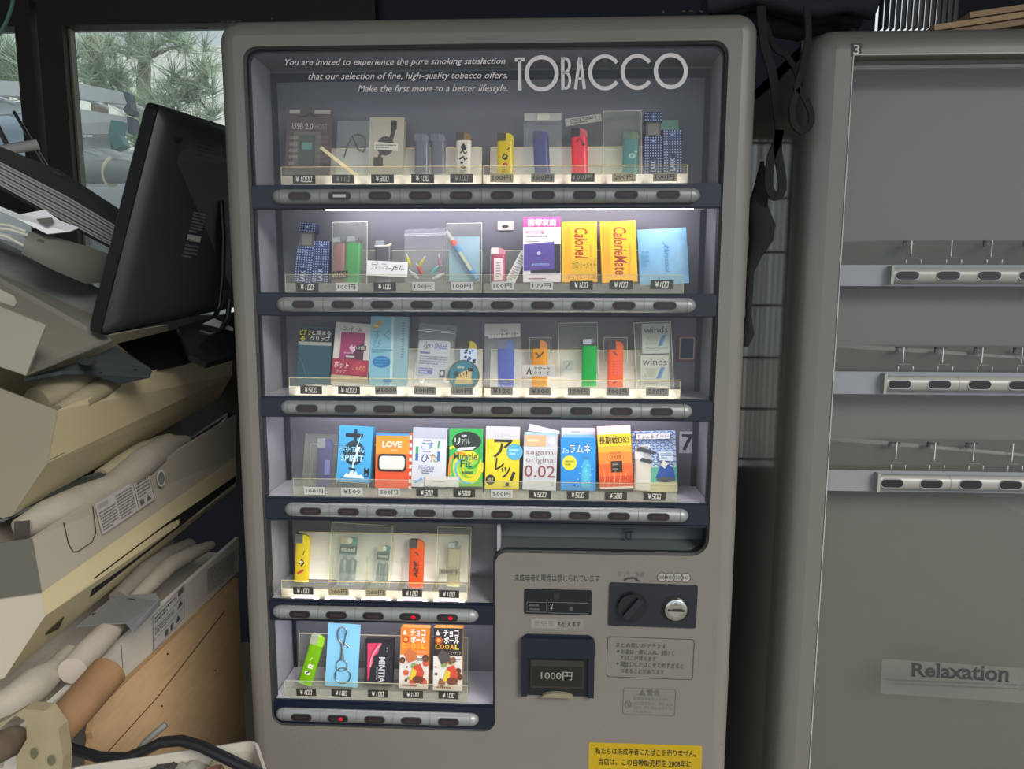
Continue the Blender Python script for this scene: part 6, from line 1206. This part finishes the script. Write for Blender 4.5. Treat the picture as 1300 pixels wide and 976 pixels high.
# ---- fifth row
lighter(4, (381.3, 739), (384, 677.5), 18, 'yellow lighter with red and black print, first in the fifth row', '#ecd82a', cap='#5a5a50', art=[('l', [(.35, .46), (.55, .6), (.68, .5), (.5, .42)], .12, K), ('e', .5, .52, .14, .035, '#d8d4b0'), ('l', [(.25, .22), (.7, .32)], .16, '#b83a24'), ('l', [(.6, .7), (.7, .82)], .06, '#5a5020')])
case(4, (455, 744), (460, 665), 78, 'wide clear case around the two battery packs in the fifth row', edge='#efe6b8')
BATT = lambda b, t, w, lab: None
for (b, t, w, lab) in (((438.4, 743), (443.7, 681), 21.5, 'larger battery pack under a dark green card'), ((482.7, 743), (487.8, 692), 15.5, 'smaller battery pack under a dark green card')):
    fr, W, H = place(4, b, t, w, -.008); e = empty('battery_pack', fr.o); tag(e, lab+' in the fifth row', 'batteries', 'battery packs in the fifth row')
    m = MB(); m.box(fr, -W/2, H*.62, W/2, H, -.0008, 0, pm('#3f5b55', .5)); paint(m, fr, W, H, [('r', 0, .84, .55, 1, '#a39c7d'), ('e', .55, .92, .16, .06, '#c9c6b4'), ('r', .7, .84, 1, 1, '#2f7a70'), ('r', 0, .66, 1, .8, '#2c3a3a'), ('t', 'maxell', .1, .69, .9, .78, '#b9c0b8', {'bold': .01})], -W/2); m.build('header_card', e)
    for k in range(2):
        x = (-.25+.5*k)*W; m = MB(); rr_ = W*.235
        m.tube([fr.p(x, 0, -rr_), fr.p(x, H*.5, -rr_), fr.p(x, H*.53, -rr_)], [rr_, rr_, rr_*.6], pm('#4f605e', .35, .4), 14); m.tube([fr.p(x, H*.06, -rr_), fr.p(x, H*.24, -rr_)], rr_*1.02, pm('#7d8a88', .3, .5), 14); m.tube([fr.p(x, H*.5, -rr_), fr.p(x, H*.585, -rr_)], rr_*.4, STEEL, 10); m.build('battery', e)
    m = MB(); m.box(fr, -W*.52, 0, W*.52, H*.64, .0004, .0008, BAG, r=.002); m.build('shrink_wrap', e)
lighter(4, (527.2, 746), (529.3, 684), 19, 'orange lighter with dark script print in the fifth row', '#f2682a', cap='#44423e', shell='#e0702c', art=[('l', [(.35, .68), (.5, .58), (.4, .5), (.62, .44), (.45, .36), (.6, .28)], .14, '#4a2418'), ('dash', .3, .3, .7, .66, 7, '#7d3018'), ('l', [(.4, .92), (.65, .84)], .1, '#7d3018')])
case(4, (575, 746), (577, 669), 43, 'clear case around the metal-topped lighter ending the fifth row', edge='#efe6b8')
lighter(4, (574.5, 744.5), (576.5, 687), 17, 'clear colourless lighter with metal top ending the fifth row', '#d8cfa0', 'flint', '#77756c', c=-.006, see=lucent('#d6cfae', .6))
small_card(4, (570.3, 725.5), 26, 7, .01, 'small grey 100円 strip across the clear colourless lighter', '#8d8670', [('t', '100円', .12, .15, .88, .85, '#332e24', {'bold': .01})], c=.0045, name='price_sticker')
tags(4, [384.8, 430, 477, 523, 570], 749.8, 754, [('¥100', 'k'), ('200円', 'b'), ('200円', 'b'), ('¥100', 'k'), ('¥100', 'k')], ['yellow lighter', 'larger battery pack', 'smaller battery pack', 'orange lighter', 'clear colourless lighter'])

# ---- bottom row
lighter(5, (386, 869), (404.5, 806.5), 17.5, 'lime green lighter leaning over, first in the bottom row', '#8fd018', cap='#9aa08c', shell='#a3dc30', art=[('e', .5, .3, .22, .05, '#d9d9c4'), ('l', [(.4, .28), (.6, .34)], .1, K), ('r', .4, .42, .75, .52, '#d9d9c4'), ('e', .55, .47, .06, .016, K), ('l', [(.4, .6), (.55, .7)], .06, '#cfe090')])
fr, W, H = place(5, (433, 871.5), (437.3, 792), 41); m = MB(); m.box(fr, -W/2, 0, W/2, H, -.0015, 0, pm('#7fbfe0', .4)); tag(m.build('backing_card', loc=fr.o), 'plain light blue card carrying the steel snap hook', 'card')
e = empty('snap_hook_keyring', fr.p(0, H*.1, .002)); tag(e, 'steel snap hook with key ring hung on the light blue card', 'keyring')
SH_ = pm('#8d9398', .22, .9); f2 = lambda x, y: fr.p((x-.5)*W, y*H, .0035)
m = MB(); m.tube([f2(.5, .5), f2(.49, .62), f2(.47, .7), f2(.36, .76), f2(.31, .86), f2(.36, .94), f2(.47, .965), f2(.57, .94), f2(.6, .88), f2(.59, .84)], [.0022, .0022, .002, .0016, .0016, .0016, .0016, .0016, .0014, .001], SH_, 10); m.build('hook', e)
m = MB(); m.tube([f2(.57, .86), f2(.55, .74), f2(.52, .66)], .0012, SH_, 8); m.tube([f2(.58, .7), f2(.68, .66), f2(.7, .64)], .0015, SH_, 8); m.build('spring_gate', e)
m = MB(); m.tube([f2(.5, .44), f2(.5, .52)], [.0035, .003], SH_, 12); m.tube([f2(.5+.17*math.cos(t), .35+.09*math.sin(t)) for t in [2*math.pi*k/24 for k in range(25)]], .0009, SH_, 8); m.build('swivel', e)
m = MB(); m.tube([f2(.55+.24*math.cos(t), .19+.125*math.sin(t)) for t in [2*math.pi*k/30 for k in range(31)]], .001, SH_, 8); m.build('split_ring', e)
pack(5, (480, 871), (482, 811), 36, 'mint_box', 'small black mint box with pink swirl, third in the bottom row', 'box', '#1b1a22', [('r', .05, .04, .94, .92, '#211f29'), ('p', [(.08, .9), (.6, .92), (.5, .8), (.46, .7), (.3, .62), (.3, .5), (.2, .4), (.18, .2), (.12, .1), (.1, .4)], '#c9365c'), ('l', [(.55, .9), (.36, .74), (.24, .62), (.2, .4)], .06, '#e0889a'), ('l', [(.42, .9), (.25, .72), (.16, .5)], .03, '#8a1f44'), ('t', 'MINTIA', .5, .08, .72, .62, '#c9c9cc', {'rot': -90, 'bold': .02}), ('dash', .76, .72, .8, .84, 2, '#a9a9ac'), ('t', 'acerola', .42, .14, .49, .4, '#b9b9bc', {'rot': -90})], depth=.012)
def choco(b, t, w, lab, top, dk, zig):
    A = [('r', 0, .55, 1, 1, top), ('r', 0, 0, 1, .55, '#d3cfc8')]
    A += [('p', [(.06, .88), (.14, .97), (.22, .88)], '#d8d0c0'), ('t', 'チョコ', .34, .86, .86, .98, '#e4e2dc', {'bold': .03}), ('t', 'ボール', .36, .75, .88, .86, '#e4e2dc', {'bold': .03}), ('e', .18, .8, .13, .06, '#b8482c'), ('e', .18, .8, .07, .03, '#d8a03a')]
    A += [('t', ch, .06+.17*i, .66, .2+.17*i, .74, c_, {'bold': .03}) for i, (ch, c_) in enumerate(zip('COOAL', ('#d8b02a', '#e08a2a', '#d8b02a', '#d89a2a', '#d8c02a')))]
    A += [('t', zig, .6, .58, .94, .63, '#d8d0c0')]
    rnd = random.Random(len(lab))
    for k in range(16): A.append(('e', rnd.uniform(.06, .94), rnd.uniform(.08, .52), *(lambda s: (s, s*.5))(rnd.choice([.03, .05, .1, .12])), rnd.choice(['#7a4a30', '#5a3322', '#c25a3c', '#8d5a3a', '#7d9a5a'])))
    A += [('p', [(.4, .2), (.5, .38), (.72, .42), (.86, .28), (.8, .12), (.55, .1)], '#c2452e'), ('p', [(.34, .16), (.46, .34), (.6, .3), (.54, .14)], '#d8b82a'), ('e', .66, .16, .2, .06, '#6d3a2a'), ('dash', .1, .03, .9, .08, 1, '#a04a34'), ('p', [(.14, .56), (.3, .66), (.56, .6), (.6, .48), (.3, .42)], dk), ('dash', .62, .46, .94, .52, 2, '#77706a')]
    pack(5, b, t, w, 'candy_box', lab, 'box', '#cfcac0', A, depth=.018, side='#c98a3c')
choco((524.8, 874), (527.3, 796.5), 36.5, 'orange-topped chocolate ball box, fourth in the bottom row', '#e07a24', '#b9683a', 'キャラメル')
choco((568, 876.5), (569.2, 797), 37, 'black-topped chocolate ball box ending the bottom row', '#231f24', '#4a443f', 'ピーナッツ')
small_card(5, (580, 798), 16, 3, 0, 'small brown carton flap sticking up behind the black-topped box', '#a08a5a', [], c=-.019, name='carton_flap', cat='carton')
tags(5, [388.7, 433.5, 479.8, 524.3, 569.5], 878.5, 882.5, [('¥100', 'k')]*5, ['lime green lighter', 'light blue card', 'mint box', 'orange-topped box', 'black-topped box'])
